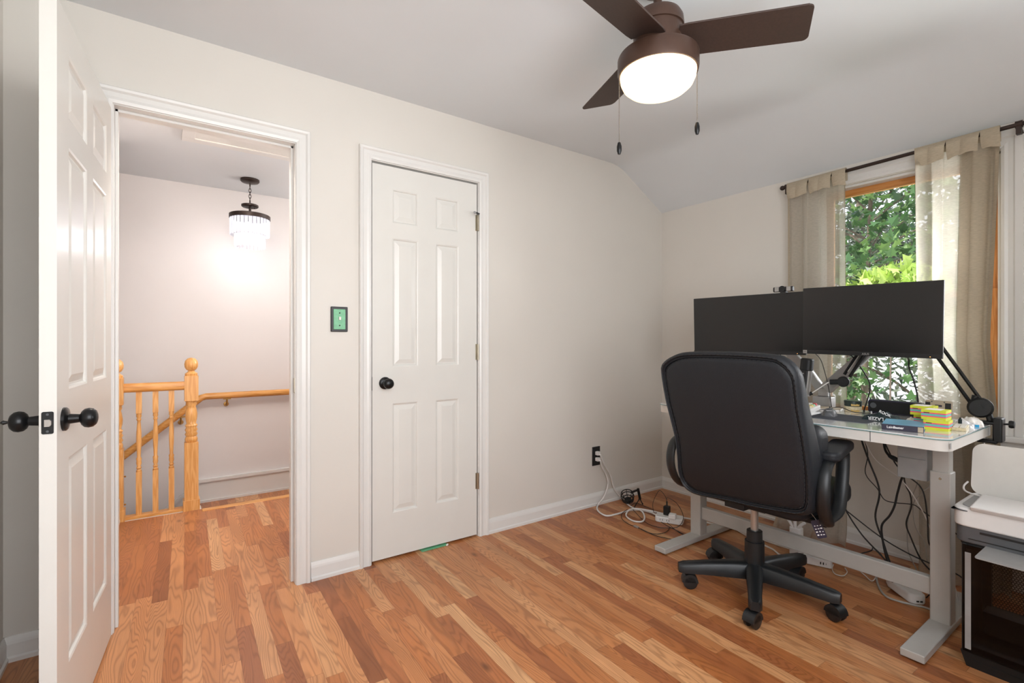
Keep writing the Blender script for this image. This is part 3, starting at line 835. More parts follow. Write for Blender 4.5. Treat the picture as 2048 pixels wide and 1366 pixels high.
# ------------------------------------------------------------------ office chair
t = thing('office_chair', 'black leather high-back swivel chair with stitched back on five casters', 'chair', (-.99, -1.285, 0))
OUT = [(-1.031, 0.521), (-1.046, 0.457), (-1.108, 0.432), (-1.268, 0.444), (-1.398, 0.450), (-1.519, 0.463), (-1.586, 0.475), (-1.624, 0.515), (-1.64, 0.654), (-1.640, 0.779), (-1.637, 0.844), (-1.634, 0.899), (-1.634, 0.974), (-1.632, 1.030), (-1.616, 1.062), (-1.592, 1.086), (-1.548, 1.101), (-1.377, 1.108), (-1.182, 1.104), (-1.103, 1.087), (-1.047, 1.055), (-1.027, 1.016), (-1.026, 0.887), (-1.036, 0.788), (-1.045, 0.693), (-1.04, 0.602)]
def resample(P, n):
    Q = []; m = len(P)
    for i in range(m):
        p0, p1, p2, p3 = [Vector(P[(i + k) % m]) for k in (-1, 0, 1, 2)]
        for k in range(6):
            u = k / 6
            Q.append(.5 * (2 * p1 + (p2 - p0) * u + (2 * p0 - 5 * p1 + 4 * p2 - p3) * u * u + (3 * p1 - p0 - 3 * p2 + p3) * u ** 3))
    L = [0]
    for i in range(len(Q)): L.append(L[-1] + (Q[(i + 1) % len(Q)] - Q[i]).length)
    R = []; j = 0
    for k in range(n):
        d = L[-1] * k / n
        while L[j + 1] < d: j += 1
        u = (d - L[j]) / max(1e-9, L[j + 1] - L[j])
        R.append(Q[j].lerp(Q[(j + 1) % len(Q)], u))
    return R
OL = resample(OUT, 120)
CEN = Vector((sum(p.x for p in OL) / len(OL), sum(p.y for p in OL) / len(OL)))
def bx_(z): return -1.19 - .25 * (z - .45) + .10 * max(0, .62 - z) ** 1.5
def cushion(rings, wr=0):
    mb = MB(); n = len(OL)
    idx = []
    for s_, d in rings:
        if s_ <= 0:
            idx.append([len(mb.v)]); mb.v.append(Vector((bx_(CEN.y) + d * (.75 if d > .02 else 1), CEN.x, CEN.y)))
        else:
            idx.append(list(range(len(mb.v), len(mb.v) + n)))
            for i, p in enumerate(OL):
                q = CEN + (p - CEN) * s_
                w_ = wr * math.sin(i * 1.9) * math.exp(-((s_ - .86) / .05) ** 2) if wr else 0
                k_ = 1 if d < .02 else .5 + .5 * min(1, max(0, (1.0 - q.y) / .35))
                mb.v.append(Vector((bx_(q.y) + d * k_ + w_, q.x, q.y)))
    for a, b in zip(idx[:-1], idx[1:]):
        for i in range(n):
            j = (i + 1) % n
            if len(a) == 1: mb.f.append((a[0], b[i], b[j]))
            elif len(b) == 1: mb.f.append((a[i], a[j], b[0]))
            else: mb.f.append((a[i], a[j], b[j], b[i]))
    return mb
cushion([(0, -.020), (.2, -.0195), (.45, -.017), (.7, -.012), (.86, -.007), (.90, -.004), (.93, .003), (.945, .012)], .0012).build('back_panel', 'leather', t, world=True, smooth=True, auto=60)
bl = cushion([(.938, .012), (.948, -.002), (.965, -.009), (.988, -.003), (1.0, .014), (1.004, .045), (1.0, .075), (.985, .105), (.95, .125), (.8, .135), (.4, .14), (0, .14)]).build('back_cushion', 'leather', t, world=True, smooth=True, auto=60)
rp = [(bx_((CEN + (p - CEN) * .941).y) - .001, *(CEN + (p - CEN) * .941)) for p in OL]
MB().tube(rp, .0035, 6, closed=True).build('piping', 'leather', bl, world=True, smooth=True)
mb = MB()
for i in range(0, 360):
    a = i / 360 * 120; i0 = int(a); u = a - i0
    for sc, dp in ((.918, -.0025), (.962, -.0105)):
        if i % 3 == 2: continue
        p = OL[i0].lerp(OL[(i0 + 1) % 120], u); p2 = OL[i0].lerp(OL[(i0 + 1) % 120], min(1, u + .25))
        q = CEN + (p - CEN) * sc; q2 = CEN + (p2 - CEN) * sc
        mb.tube([(bx_(q.y) + dp, q.x, q.y), (bx_(q2.y) + dp, q2.x, q2.y)], .0006, 4)
mb.build('stitching', 'stitch', bl, world=True)
# head cushion over the top edge, lumbar cushion, seat
mb = MB().rbox(-1.30, -1.19, -1.545, -1.185, 1.03, 1.125, .035, axis=1)
for v in mb.v:
    e_ = abs(v.y + 1.365) / .18
    v.z -= .03 * e_ ** 4
mb.build('head_cushion', 'leather', t, world=True, bevel=.028, seg=5)
mb = MB().rbox(-1.18, -1.05, -1.632, -1.02, .50, .82, .05, axis=1)
mb.build('lumbar_cushion', 'leather', t, world=True, bevel=.045, seg=5)
MB().rbox(-1.17, -.66, -1.575, -.995, .425, .53, .07).build('seat', 'leather', t, world=True, bevel=.04, seg=5)
MB().box(-1.06, -.86, -1.37, -1.20, .395, .43).box(-1.16, -1.05, -1.33, -1.24, .415, .44).tube([(-.95, -1.37, .41), (-.93, -1.54, .41)], .006, 8).build('tilt_mechanism', 'blkm', t, world=True, bevel=.004)
for sy in (-1, 1):
    yc = -1.285 + (.298 if sy > 0 else -.355)
    f = lambda x, z, k=0: (x, yc - sy * (.04 * (x + 1.1) / .25), z)
    lp_ = [f(-.89, .690), f(-.885, .63), f(-.91, .54), f(-.97, .46), (-1.05, yc - sy * .030, .435), f(-1.13, .455), f(-1.18, .53), f(-1.185, .61), f(-1.15, .67), f(-1.05, .692), f(-.96, .695)]
    arm = MB().tube(lp_, .025, 10, smooth=5, closed=True, flat=.55).build('armrest', 'nylon', t, world=True, smooth=True)
    mb = MB()
    for q in range(2): pass
    Mx = Matrix.Translation((-1.0, yc - sy * .016, .714)) @ Matrix.Rotation(-sy * .16, 4, 'Z') @ Matrix.Rotation(-.06, 4, 'Y')
    mb.rbox(-.135, .135, -.042, .042, -.018, .018, .034, n=6, M=Mx)
    mb.build('arm_pad', 'leather', arm, world=True, bevel=.012, seg=4)
    MB().box(-1.05, -.97, min(yc - sy * .03, -1.285 + sy * .15), max(yc - sy * .03, -1.285 + sy * .15), .405, .425).build('arm_mount', 'blkm', arm, world=True, bevel=.003)
MB().lathe([(.0001, .24), (.0165, .24), (.0165, .40), (.0001, .40)], (-.99, -1.285, 0), 20).build('gas_lift', 'chrome', t, world=True, smooth=True)
MB().lathe([(.0001, .10), (.043, .10), (.041, .235), (.034, .236), (.034, .238), (.033, .282), (.030, .284), (.0001, .284)], (-.99, -1.285, 0), 28).build('lift_sleeve', 'nylon', t, world=True, smooth=True, auto=30)
for a in (137, 209, 279, 349, 63):
    ca, sa = math.cos(math.radians(a)), math.sin(math.radians(a))
    Mx = Matrix.Translation((-.99, -1.285, 0)) @ Matrix.Rotation(math.radians(a), 4, 'Z')
    mb = MB(); secs = [(.0, .036, .068, .140), (.10, .032, .071, .138), (.22, .026, .074, .128), (.315, .026, .074, .118), (.338, .017, .076, .112)]
    for x, w, z0, z1 in secs:
        for y, z in ((-w, z0), (-w, z1 - .012), (-w * .6, z1), (w * .6, z1), (w, z1 - .012), (w, z0)): mb.v.append(Mx @ Vector((x, y, z)))
    for i in range(len(secs) - 1):
        for k in range(6): mb.f.append((i * 6 + k, i * 6 + (k + 1) % 6, i * 6 + 6 + (k + 1) % 6, i * 6 + 6 + k))
    mb.f.append(tuple(range(6))); mb.f.append(tuple(range(24, 30)))
    arm = mb.build('base_arm', 'nylon', t, world=True, smooth=True, auto=50)
    yaw = math.radians(a + (40, 120, 60, 200, 20)[(137, 209, 279, 349, 63).index(a)])
    Mw = Mx @ Matrix.Translation((.305, 0, 0)) @ Matrix.Rotation(yaw, 4, 'Z')
    cst = MB().lathe([(.0001, 0), (.006, 0), (.006, .02), (.0001, .02)], (0, 0, 0), 10, None)
    cst.v = [Mw @ (v + Vector((0, 0, .062))) for v in cst.v]
    pts = [(.018 + .034 * math.cos(q * PI / 10), .032 + .035 * math.sin(q * PI / 10)) for q in range(0, 9)] + [(-.012, .045), (-.014, .03)]
    cst.prism(pts, -.006, .006, XZ, Mw)
    cst.prism([(.018 + .036 * math.cos(q * PI / 9), .032 + .037 * math.sin(q * PI / 9)) for q in range(0, 10)], -.024, .024, XZ, Mw)
    c_ = cst.build('caster', 'nylon', arm, world=True, smooth=True)
    for y in (-.016, .016):
        w_ = MB().lathe([(.0001, -.008), (.025, -.008), (.0315, -.005), (.032, .005), (.025, .008), (.0001, .008)], (0, 0, 0), 24, Matrix.Rotation(PI / 2, 3, 'X'))
        for v in w_.v: v.x += .018; v.z += .0325; v.y += y
        w_.v = [Mw @ v for v in w_.v]
        for v, i in zip(w_.v, range(len(w_.v))): cst
        n0 = len(w_.v)
        w_.build('caster_wheel', 'blk', c_ if False else arm, world=True, smooth=True)
# label tag on its string
tg = MB().tube([(-1.13, -1.588, .475), (-1.11, -1.592, .455), (-1.105, -1.598, .443)], .001, 5)
Mx = Matrix.Translation((-1.105, -1.606, .412)) @ Matrix.Rotation(.35, 4, 'Z') @ Matrix.Rotation(-.38, 4, 'X')
g_ = MB().rbox(-.0008, .0008, -.017, .017, -.035, .035, .006, axis=0, M=Mx)
o_ = tg.build('tag_string', 'cordg', t, world=True)
g2 = g_.build('hang_tag', 'navy', t, world=True)
mb = MB()
rnd = random.Random(4)
for i in range(12):
    y = -.010 + .02 * (i % 3) / 2; z = .016 - .012 * (i // 3)
    mb.box(-.0014, -.0009, y - .003, y + .001 + .003 * rnd.random(), z - .0035, z - .0035 + .002 + .003 * rnd.random(), M=Mx)
mb.build('print', 'ink', g2, world=True)

# ------------------------------------------------------------------ monitors (screen in the local yz plane, facing -x)
def monitor(name_label, loc, rot, logo, w=.54):
    t = thing('monitor', name_label, 'monitor', loc, rot)
    h_ = .322
    MB().box(0, .012, -w / 2, w / 2, -h_ / 2, h_ / 2).box(.012, .035, -w * .3, w * .3, -h_ * .38, h_ * .25).build('housing', 'bezel', t, bevel=.002)
    MB().box(-.0008, .0003, -w / 2 + .006, w / 2 - .006, -h_ / 2 + .020, h_ / 2 - .006).build('screen', 'screen', t)
    MB().box(-.003, 0, -w / 2, w / 2, -h_ / 2, -h_ / 2 + .017).build('chin', 'bezel', t, bevel=.0008)
    if logo:
        text('logo', 'ASUS', .0125, faceX(-.0034, 0, -h_ / 2 + .0085), 'silver', t, bold=True)
        lb = MB().box(-.0036, -.003, w / 2 - .022, w / 2 - .004, -h_ / 2 + .002, -h_ / 2 + .018).build('label_sticker', 'silver', t)
        text('sticker_mark', '♻' if False else 'CE', .008, faceX(-.0042, w / 2 - .013, -h_ / 2 + .010), 'inkd', lb)
    MB().box(-.0036, -.003, -w / 2 + .038, -w / 2 + .041, -h_ / 2 + .006, -h_ / 2 + .008).build('power_light', 'amberled', t)
    return t
rm = monitor('right monitor with ASUS lettering on its chin, overlapping the other screen', (-.62, -1.598, 1.2455), (math.radians(1.3), math.radians(-2.0), 0), True)
lm = monitor('left black monitor with webcam on top, partly behind the other screen', (-.605, -1.0235, 1.242), (0, math.radians(-2.0), math.radians(6.7)), False, .597)
t = thing('webcam', 'black webcam with silver bands clipped on the left monitor', 'webcam', (-.594, -1.222, 1.405), (0, 0, math.radians(6.7)))
MB().rbox(-.012, .014, -.047, .047, .002, .028, .008, axis=1).build('body', 'blk', t, bevel=.003)
for y_ in (-.038, .018): MB().box(-.0135, .0, y_, y_ + .020, .004, .026).build('silver_band', 'silver', t)
MB().lathe([(.0001, 0), (.013, 0), (.015, .004), (.015, .012), (.0001, .012)], (-.010, 0, .016), 20, Matrix.Rotation(-PI / 2, 3, 'Y')).build('lens', 'blkm', t, smooth=True)
MB().box(-.012, -.009, -.014, .012, -.006, .003).box(-.009, .03, -.012, .012, -.001, .003).box(.024, .030, -.012, .012, -.03, .002).build('clip', 'blk', t)

# dual monitor arm
t = thing('monitor_stand', 'silver dual-arm monitor stand rising from the back of the desk', 'monitor stand', (-.345, -1.315, .8045))
MB().box(-.385, -.325, -1.36, -1.27, .8045, .86).box(-.37, -.34, -1.34, -1.29, .86, .905).build('base_clamp', 'silver', t, world=True, bevel=.004)
def plate(p, q, w, th, mt='silver', nm='arm'):
    p, q = Vector(p), Vector(q); d = (q - p).normalized(); s_ = d.cross(Vector((1, 0, 0))).normalized(); n_ = d.cross(s_).normalized()
    mb = MB(); P = [p + s_ * w, p - s_ * w, q - s_ * w * .8, q + s_ * w * .8]
    mb.v = [x + n_ * th for x in P] + [x - n_ * th for x in P]
    mb.f = [(0, 1, 2, 3), (7, 6, 5, 4), (0, 4, 5, 1), (1, 5, 6, 2), (2, 6, 7, 3), (3, 7, 4, 0)]
    return mb.build(nm, mt, t, world=True, bevel=.004)
plate((-.40, -1.345, .905), (-.44, -1.555, 1.11), .030, .016)
plate((-.44, -1.555, 1.11), (-.57, -1.598, 1.24), .022, .014)
plate((-.36, -1.30, .90), (-.38, -1.255, .985), .022, .014)
plate((-.38, -1.255, .975), (-.42, -1.12, 1.15), .026, .014)
plate((-.42, -1.12, 1.15), (-.555, -1.01, 1.235), .022, .014)
MB().box(-.588, -.572, -1.648, -1.548, 1.195, 1.295).box(-.562, -.546, -1.06, -.97, 1.193, 1.283).build('mount_plate', 'dgrey', t, world=True)

# boom arm with microphone
t = thing('microphone_boom', 'black scissor boom arm clamped to the right end of the desk', 'microphone arm', (-.39, -1.99, .80))
MB().box(-.42, -.36, -1.985, -1.93, .8047, .818).box(-.42, -.36, -2.005, -1.975, .735, .835).box(-.42, -.36, -1.99, -1.925, .728, .742).build('clamp', 'blkm', t, world=True, bevel=.006, seg=3)
s_ = MB().tube([(-.39, -1.945, .742), (-.39, -1.945, .70)], .005, 8).lathe([(.0001, 0), (.012, 0), (.012, .004), (.0001, .004)], (-.39, -1.945, .744), 14).build('clamp_screw', 'chrome', t, world=True)
MB().tube([(-.405, -1.93, .705), (-.375, -1.965, .697)], .0025, 8).sphere((-.405, -1.93, .705), .006, 10, 8).sphere((-.375, -1.965, .697), .006, 10, 8).build('tommy_bar', 'blkm', t, world=True)
MB().tube([(-.39, -2.0, .81), (-.39, -2.022, .812)], .004, 8).lathe([(.0001, 0), (.014, 0), (.016, .006), (.014, .016), (.0001, .018)], (-.39, -2.020, .812), 16, Matrix.Rotation(PI / 2, 3, 'X')).build('side_knob', 'blkm', t, world=True, smooth=True)
MB().tube([(-.39, -1.965, .82), (-.39, -1.955, .86)], .012, 10).build('pivot_post', 'blkm', t, world=True)
J0 = Vector((-.40, -1.935, .872)); J1 = Vector((-.42, -1.66, 1.36)); J2 = Vector((-.475, -1.452, .952))
q = Vector((1, .15, 0)).to_track_quat('Z', 'Y').to_matrix()
MB().lathe([(.0001, -.018), (.034, -.018), (.042, -.010), (.042, .010), (.034, .018), (.0001, .018)], J0, 24, q @ Matrix.Diagonal((1, 1, 1))).lathe([(.0001, -.022), (.010, -.022), (.010, .0), (.0001, 0)], J0, 14, q).tube([J0 + Vector((0, .02, .02)), J0 + Vector((0, .015, .05))], .012, 8).build('base_joint', 'blkm', t, world=True, smooth=True, auto=35)
def twin(a, b, off, w=.007, nm='bar'):
    for k in (-1, 1):
        d = (b - a).normalized(); s_ = d.cross(Vector((1, 0, 0))).normalized() * off * k
        MB().tube([a + s_, b + s_], w, 4).build(nm, 'blkm', t, world=True)
twin(J0 + Vector((0, .012, .02)), J1, .018)
twin(J1, J2 + Vector((0, -.015, .03)), .0125)
MB().lathe([(.0001, -.014), (.022, -.014), (.026, -.008), (.026, .008), (.022, .014), (.0001, .014)], J1, 20, q).build('elbow_joint', 'blkm', t, world=True, smooth=True)
MB().lathe([(.0001, -.013), (.021, -.013), (.026, -.008), (.026, .008), (.021, .013), (.0001, .013)], J2, 20, q).tube([J2, J2 + Vector((-.01, .055, -.005))], .014, 10).build('wrist_joint', 'blkm', t, world=True, smooth=True)
sp = MB()
a, b = J2 + Vector((-.015, .06, -.006)), Vector((-.535, -1.335, .890))
MB().tube([a, b], .0035, 8).build('rod', 'chrome', t, world=True, smooth=True)
MB().tube([b, b.lerp(Vector((-.55, -1.302, .872)), .5), (-.55, -1.305, .874)], [.009, .009, .005], 10).build('mic_clip', 'blkm', t, world=True)
# spring wire between the twin bars
MB().tube([J1 + Vector((-.004, .01, -.02)), J2 + Vector((-.004, -.02, .05))], .002, 6).build('spring', 'chrome', t, world=True)

t = thing('microphone', 'silver and black microphone with a red light beside the chair back', 'microphone', (-.55, -1.30, .875), (0, math.radians(0), 0))
R_ = Matrix.Rotation(math.radians(6), 3, 'X')
pf = lambda y0, y1, z0, z1, r, x0=-.024, x1=.024: MB().rbox(x0, x1, y0, y1, z0, z1, r)
def rotx(mb):
    mb.v = [R_ @ v for v in mb.v]; return mb
rotx(pf(-.026, .026, .0, .185, .02)).build('body', 'silver', t, smooth=True)
rotx(MB().rbox(-.0275, .0, -.018, .0255, .002, .130, .006)).build('front_panel', 'blk', t, bevel=.002)
rotx(MB().rbox(-.027, .026, -.0275, .0275, .128, .19, .02)).build('grille', 'blkm', t, bevel=.006)
rotx(MB().lathe([(.0001, 0), (.0035, 0), (.0035, .002), (.0001, .002)], (-.0275, .008, .095), 12, Matrix.Rotation(-PI / 2, 3, 'Y'))).build('red_light', 'redled', t)
rotx(MB().box(-.0282, -.0274, -.002, .014, .112, .117)).build('badge', 'silver', t)
MB().tube([(0, 0, .005), (0, -.008, -.02), (.01, -.012, -.03)], .003, 8).build('plug', 'blkm', t)

# ------------------------------------------------------------------ things on the desk
ZT = .8046
t = thing('mouse_pad', 'dark grey mouse pad lying near the front edge of the desk', 'mouse pad', (-.70, -1.53, ZT))
mb = MB().rbox(-.10, .10, -.125, .105, 0, .003, .012, M=Matrix.Rotation(.05, 4, 'Z')); mb.build('mat', 'pad', t)
t = thing('mouse', 'dark wireless mouse with pale lettering resting on the mouse pad', 'mouse', (-.685, -1.475, ZT + .003), (0, 0, math.radians(20)))
mb = MB()
secs = 13; n = 16
for i in range(secs):
    u = i / (secs - 1); x = -.052 + .104 * u
    hgt = .038 * (math.sin(PI * min(1, max(0, .06 + .9 * u))) ** .6) * (1.0 - .15 * u); wd = .030 * (math.sin(PI * (.08 + .84 * u)) ** .4)
    for k in range(n):
        a = 2 * PI * k / n
        y = wd * math.cos(a) * (1 if math.sin(a) > 0 else 1.08); z = max(0, hgt * math.sin(a)) if math.sin(a) > 0 else 0
        mb.v.append(Vector((x, y, z)))
for i in range(secs - 1):
    for k in range(n): mb.f.append((i * n + k, i * n + (k + 1) % n, i * n + n + (k + 1) % n, i * n + n + k))
mb.f.append(tuple(range(n))); mb.f.append(tuple(range((secs - 1) * n, secs * n)))
mo = mb.build('shell', 'dgrey', t, smooth=True, auto=60)
text('lettering', 'logitech', .008, Matrix.Translation((-.044, 0, .027)) @ Matrix(((0, -.75, -.66, 0), (-1, 0, 0, 0), (0, .66, -.75, 0), (0, 0, 0, 1))) , 'ink', t)
MB().lathe([(.0001, -.003), (.008, -.003), (.008, .003), (.0001, .003)], (.03, 0, .030), 14, Matrix.Rotation(PI / 2, 3, 'X')).build('scroll_wheel', 'blk', t)

def tin(z, ml, lab, body):
    t = thing('round_tin', lab, 'tin', (-.435, -1.478, z))
    MB().lathe([(.0001, 0), (.035, 0), (.036, .001), (.036, .016), (.0001, .016)], (0, 0, 0), 32).build('body', body, t, smooth=True, auto=30)
    MB().lathe([(.0001, .016), (.0372, .016), (.0372, .026), (.035, .0275), (.0001, .0275)], (0, 0, 0), 32).build('lid', ml, t, smooth=True, auto=30)
    mb = MB()
    rr = random.Random(7)
    for k in range(16):
        a = math.radians(190 + k * 3.6); w_ = .0009 + rr.random() * .0012
        Mx = Matrix.Rotation(a, 4, 'Z')
        mb.box(.0361, .0366, -w_, w_, .0035, .0135 - rr.random() * .004, M=Mx)
    mb.build('label_print', 'gold', t)
    return t
tin(ZT, 'tinl', 'round tin with cream label, lower of the two stacked by the monitor arm', 'tinl')
tin(ZT + .0277, 'tin', 'dark round tin with gold print, upper of the two stacked tins', 'tin')

# keyboard with coloured keys beside the chair back
t = thing('keyboard', 'white mechanical keyboard with colourful keycaps partly hidden by the chair', 'keyboard', (-.60, -1.215, ZT), (0, math.radians(-5), math.radians(4)))
MB().rbox(-.065, .065, -.16, .16, .0, .022, .006).build('case', 'white', t, bevel=.002)
rr = random.Random(3)
for i in range(5):
    for j in range(15):
        x = .050 - i * .0235; y = .148 - j * .0205
        mt = 'red' if (i == 0 and j == 14) else rr.choice(['white', 'offwhite', 'offwhite', 'key1', 'key2', 'tinl'])
        mb = MB(); a_, b_ = .0088, .0068
        mb.v = [Vector((x + sx * a_, y + sy * a_, .022)) for sx, sy in ((-1, -1), (1, -1), (1, 1), (-1, 1))] + [Vector((x + sx * b_, y + sy * b_, .031)) for sx, sy in ((-1, -1), (1, -1), (1, 1), (-1, 1))]
        mb.f = [(0, 1, 2, 3), (4, 5, 6, 7), (0, 1, 5, 4), (1, 2, 6, 5), (2, 3, 7, 6), (3, 0, 4, 7)]
        mb.build('keycap', mt, t)

# notebook box
t = thing('book', 'blue-covered book with a dark lettered spine near the desk front edge', 'book', (-.80, -1.790, ZT), (0, 0, math.radians(13)))
MB().box(-.085, .085, -.062, .062, .0015, .0205).build('pages', 'paper', t)
MB().box(-.087, .087, -.064, .064, .0205, .0225).box(-.087, .087, -.064, .064, 0, .0015).build('cover', 'bluebook', t, bevel=.0005)
MB().box(-.0885, -.0865, -.064, .064, 0, .0225).build('spine', 'navy', t, bevel=.0008)
MB().box(-.0889, -.0884, -.062, -.046, .001, .0205).build('spine_band', 'tan', t)
text('title', 'LainBaster', .0125, faceX(-.0889, .022, .0115), 'ink', t, bold=True)

# neon sticky note cubes
def notes(lab, x, y, z, rz, first=None):
    if first is None:
        t = thing('sticky_note_cube', lab, 'sticky notes', (x, y, z), (0, 0, rz), 'neon sticky note cubes stacked on the desk')
        L = [('yellow', .0105), ('pink', .004), ('teal', .009), ('pink', .004), ('yellow', .0105)]
        h_ = 0
        for m_, th in L:
            MB().box(-.038, .038, -.038, .038, h_, h_ + th).build('note_pad', m_, t); h_ += th
        MB().box(-.0385, -.038, .012, .030, .0255, .0285).build('brand_mark', 'inkd', t)
        MB().box(-.03, .03, -.02, .03, .038, .0385).build('top_print', 'paper', t)
        return t
    c = copytree(first); c.location = (x, y, z); c.rotation_euler = (0, 0, rz); c['label'] = lab
    return c
n1 = notes('neon sticky note cube, lower one of the stack at the desk corner', -.722, -1.876, ZT, math.radians(4))
notes('neon sticky note cube, upper one of the stack at the desk corner', -.712, -1.868, ZT + .0385, math.radians(1), n1)
notes('neon sticky note cube behind the corner stack, lower of that pair', -.590, -1.812, ZT, math.radians(-3), n1)
notes('neon sticky note cube behind the corner stack, upper of that pair', -.598, -1.800, ZT + .0385, math.radians(2), n1)

# long speaker, gadget, keyboard at the back
t = thing('speaker', 'long dark soundbar speaker standing at the back edge of the desk', 'speaker', (-.375, -1.635, ZT))
MB().rbox(-.02, .02, -.108, .108, 0, .064, .012, axis=0, n=6).build('body', 'navy', t, bevel=.004, seg=3)
MB().rbox(-.0215, -.0195, -.100, .100, .006, .058, .010, axis=0, n=6).build('grille', 'blkm', t)
MB().lathe([(.0001, 0), (.013, 0), (.013, .002), (.0001, .002)], (-.0205, .085, .036), 20, Matrix.Rotation(-PI / 2, 3, 'Y')).build('dial', 'dgrey', t)
t = thing('desk_device', 'small tan and black device standing behind the sticky notes', 'device', (-.37, -1.79, ZT), (math.radians(0), math.radians(8), 0))
MB().rbox(-.014, .014, -.045, .045, 0, .080, .006, axis=0).build('body', 'tan', t, bevel=.003)
MB().box(-.0155, -.013, -.045, -.025, .004, .070).box(-.0155, -.013, .027, .045, .004, .070).build('side_panel', 'blk', t)
MB().box(-.0155, -.013, -.014, .010, .052, .060).build('badge', 'navy', t)
for y in (-.022, .022): MB().lathe([(.0001, 0), (.003, 0), (.003, .002), (.0001, .002)], (-.0138, y, .073), 8, Matrix.Rotation(-PI / 2, 3, 'Y')).build('screw', 'dgrey', t)

# crumpled lettered cloth
def crumple(name, lab, cat, loc, sx, sy, hh, mt, seed, rz=0, n=22):
    t = thing(name, lab, cat, loc, (0, 0, rz)); mb = MB()
    for i in range(n):
        for j in range(n):
            u, v = i / (n - 1) * 2 - 1, j / (n - 1) * 2 - 1
            r_ = max(0, 1 - (u * u + v * v) * .55)
            z = hh * r_ * (.45 + .8 * abs(noise.noise((u * 2.2 + seed, v * 2.2, seed * 1.7)))) + hh * .18 * abs(noise.noise((u * 6, v * 6, seed)))
            if i in (0, n - 1) or j in (0, n - 1): z = 0
            sh = 1 + .12 * noise.noise((u * 2, v * 2, seed + 9))
            mb.v.append(Vector((u * sx * sh, v * sy * sh, z)))
    for i in range(n - 1):
        for j in range(n - 1): mb.f.append((i * n + j, i * n + j + 1, (i + 1) * n + j + 1, (i + 1) * n + j))
    k = len(mb.v); mb.v += [Vector((v.x, v.y, 0)) for v in mb.v[:k]]
    mb.f.append(tuple(k + i * n for i in range(n)) + tuple(k + (n - 1) * n + j for j in range(1, n)) + tuple(k + i * n + n - 1 for i in range(n - 2, -1, -1)) + tuple(k + j for j in range(n - 2, 0, -1)))
    mb.build('wrap' if cat != 'cloth' else 'fabric', mt, t, smooth=True, auto=70)
    return t
t = crumple('cap', 'dark green crumpled cap with white lettering behind the book', 'cap', (-.62, -1.655, ZT), .075, .058, .040, 'cloth', 2.3)
text('lettering', 'LAZER', .020, faceX(-.073, -.004, .012) @ Matrix.Rotation(PI, 4, 'Z'), 'ink', t, bold=True)
text('lettering', 'ROOK', .016, faceX(-.05, -.03, .034, -.4), 'ink', t, bold=True)
text('lettering', 'S', .014, faceX(-.055, .018, .034), 'ink', t, bold=True)
t = crumple('plastic_bag', 'small clear crinkled bag on the desk left of the boom clamp', 'bag', (-.53, -1.905, ZT), .045, .04, .030, 'foil', 5.1)
t = crumple('snack_packet', 'white crinkled packet with a blue print next to the boom clamp', 'packet', (-.47, -1.915, ZT), .055, .045, .036, 'paper', 8.4, .2)
mb = MB().box(-.0588, -.0583, -.03, .012, .010, .024, M=Matrix.Rotation(-.25, 4, 'Y')); mb.build('blue_print', 'cyan', t)
t = crumple('tissue', 'small bunched white tissue wedged beside the rear sticky notes', 'tissue', (-.575, -1.748, ZT), .018, .016, .022, 'paper', 3.7, 0, 12)
t = thing('number_pad', 'flat pale numeric keypad lying behind the corner sticky notes', 'keypad', (-.645, -1.925, ZT), (0, 0, math.radians(8)))
MB().rbox(-.062, .062, -.022, .022, 0, .012, .004).build('case', 'tinl', t, bevel=.001)
for i in range(6):
    for j in range(2): MB().box(-.052 + i * .0185, -.037 + i * .0185, -.018 + j * .019, -.003 + j * .019, .012, .016).build('keycap', 'offwhite', t)
t = thing('small_bottle', 'tiny dark bottle standing between the crinkled bags on the desk', 'bottle', (-.60, -1.915, ZT + .0165))
MB().lathe([(.0001, 0), (.006, 0), (.006, .016), (.003, .019), (.003, .024), (.0001, .024)], (0, 0, 0), 14).build('body', 'cloth', t, smooth=True)
t = thing('open_notebook', 'thin notebook lying under the loose cord behind the mouse', 'notebook', (-.44, -1.375, ZT), (0, 0, math.radians(12)))
MB().box(-.05, .05, -.05, .05, 0, .006).build('pages', 'paper', t)
MB().box(-.052, .052, -.052, .052, .006, .0075).build('cover', 'tan', t)

# ------------------------------------------------------------------ curtains and rod
t = thing('curtain_rod', 'dark bronze curtain rod with ball finial above the window', 'curtain rod', (-.08, -1.6, 2.11))
zr = lambda y: 2.100 + (-y - .97) * .022
MB().tube([(-.08, -.985, zr(-.985)), (-.08, -1.42, zr(-1.42))], .0075, 12).tube([(-.08, -1.32, zr(-1.32)), (-.08, -2.66, zr(-2.66))], .0095, 12).build('rod', 'bronze', t, world=True, smooth=True)
MB().sphere((-.08, -.966, zr(-.966)), .0145, 16, 10).lathe([(.0001, -.006), (.011, -.006), (.011, .006), (.0001, .006)], (-.08, -.983, zr(-.983)), 14, Matrix.Rotation(PI / 2, 3, 'X')).build('finial', 'bronze', t, world=True, smooth=True)
for y in (-.996, -2.0):
    MB().tube([(-.08, y, zr(y) - .012), (-.04, y, zr(y) - .016), (-.002, y, zr(y) - .03)], .006, 8).box(-.006, 0, y - .012, y + .012, zr(y) - .06, zr(y) - .0).lathe([(.0001, -.012), (.016, -.012), (.016, .012), (.0001, .012)], (-.08, y, zr(y)), 14, Matrix.Rotation(PI / 2, 3, 'X')).box(-.092, -.068, y - .009, y + .009, zr(y) - .045, zr(y) - .01).build('bracket', 'bronze', t, world=True, smooth=True)

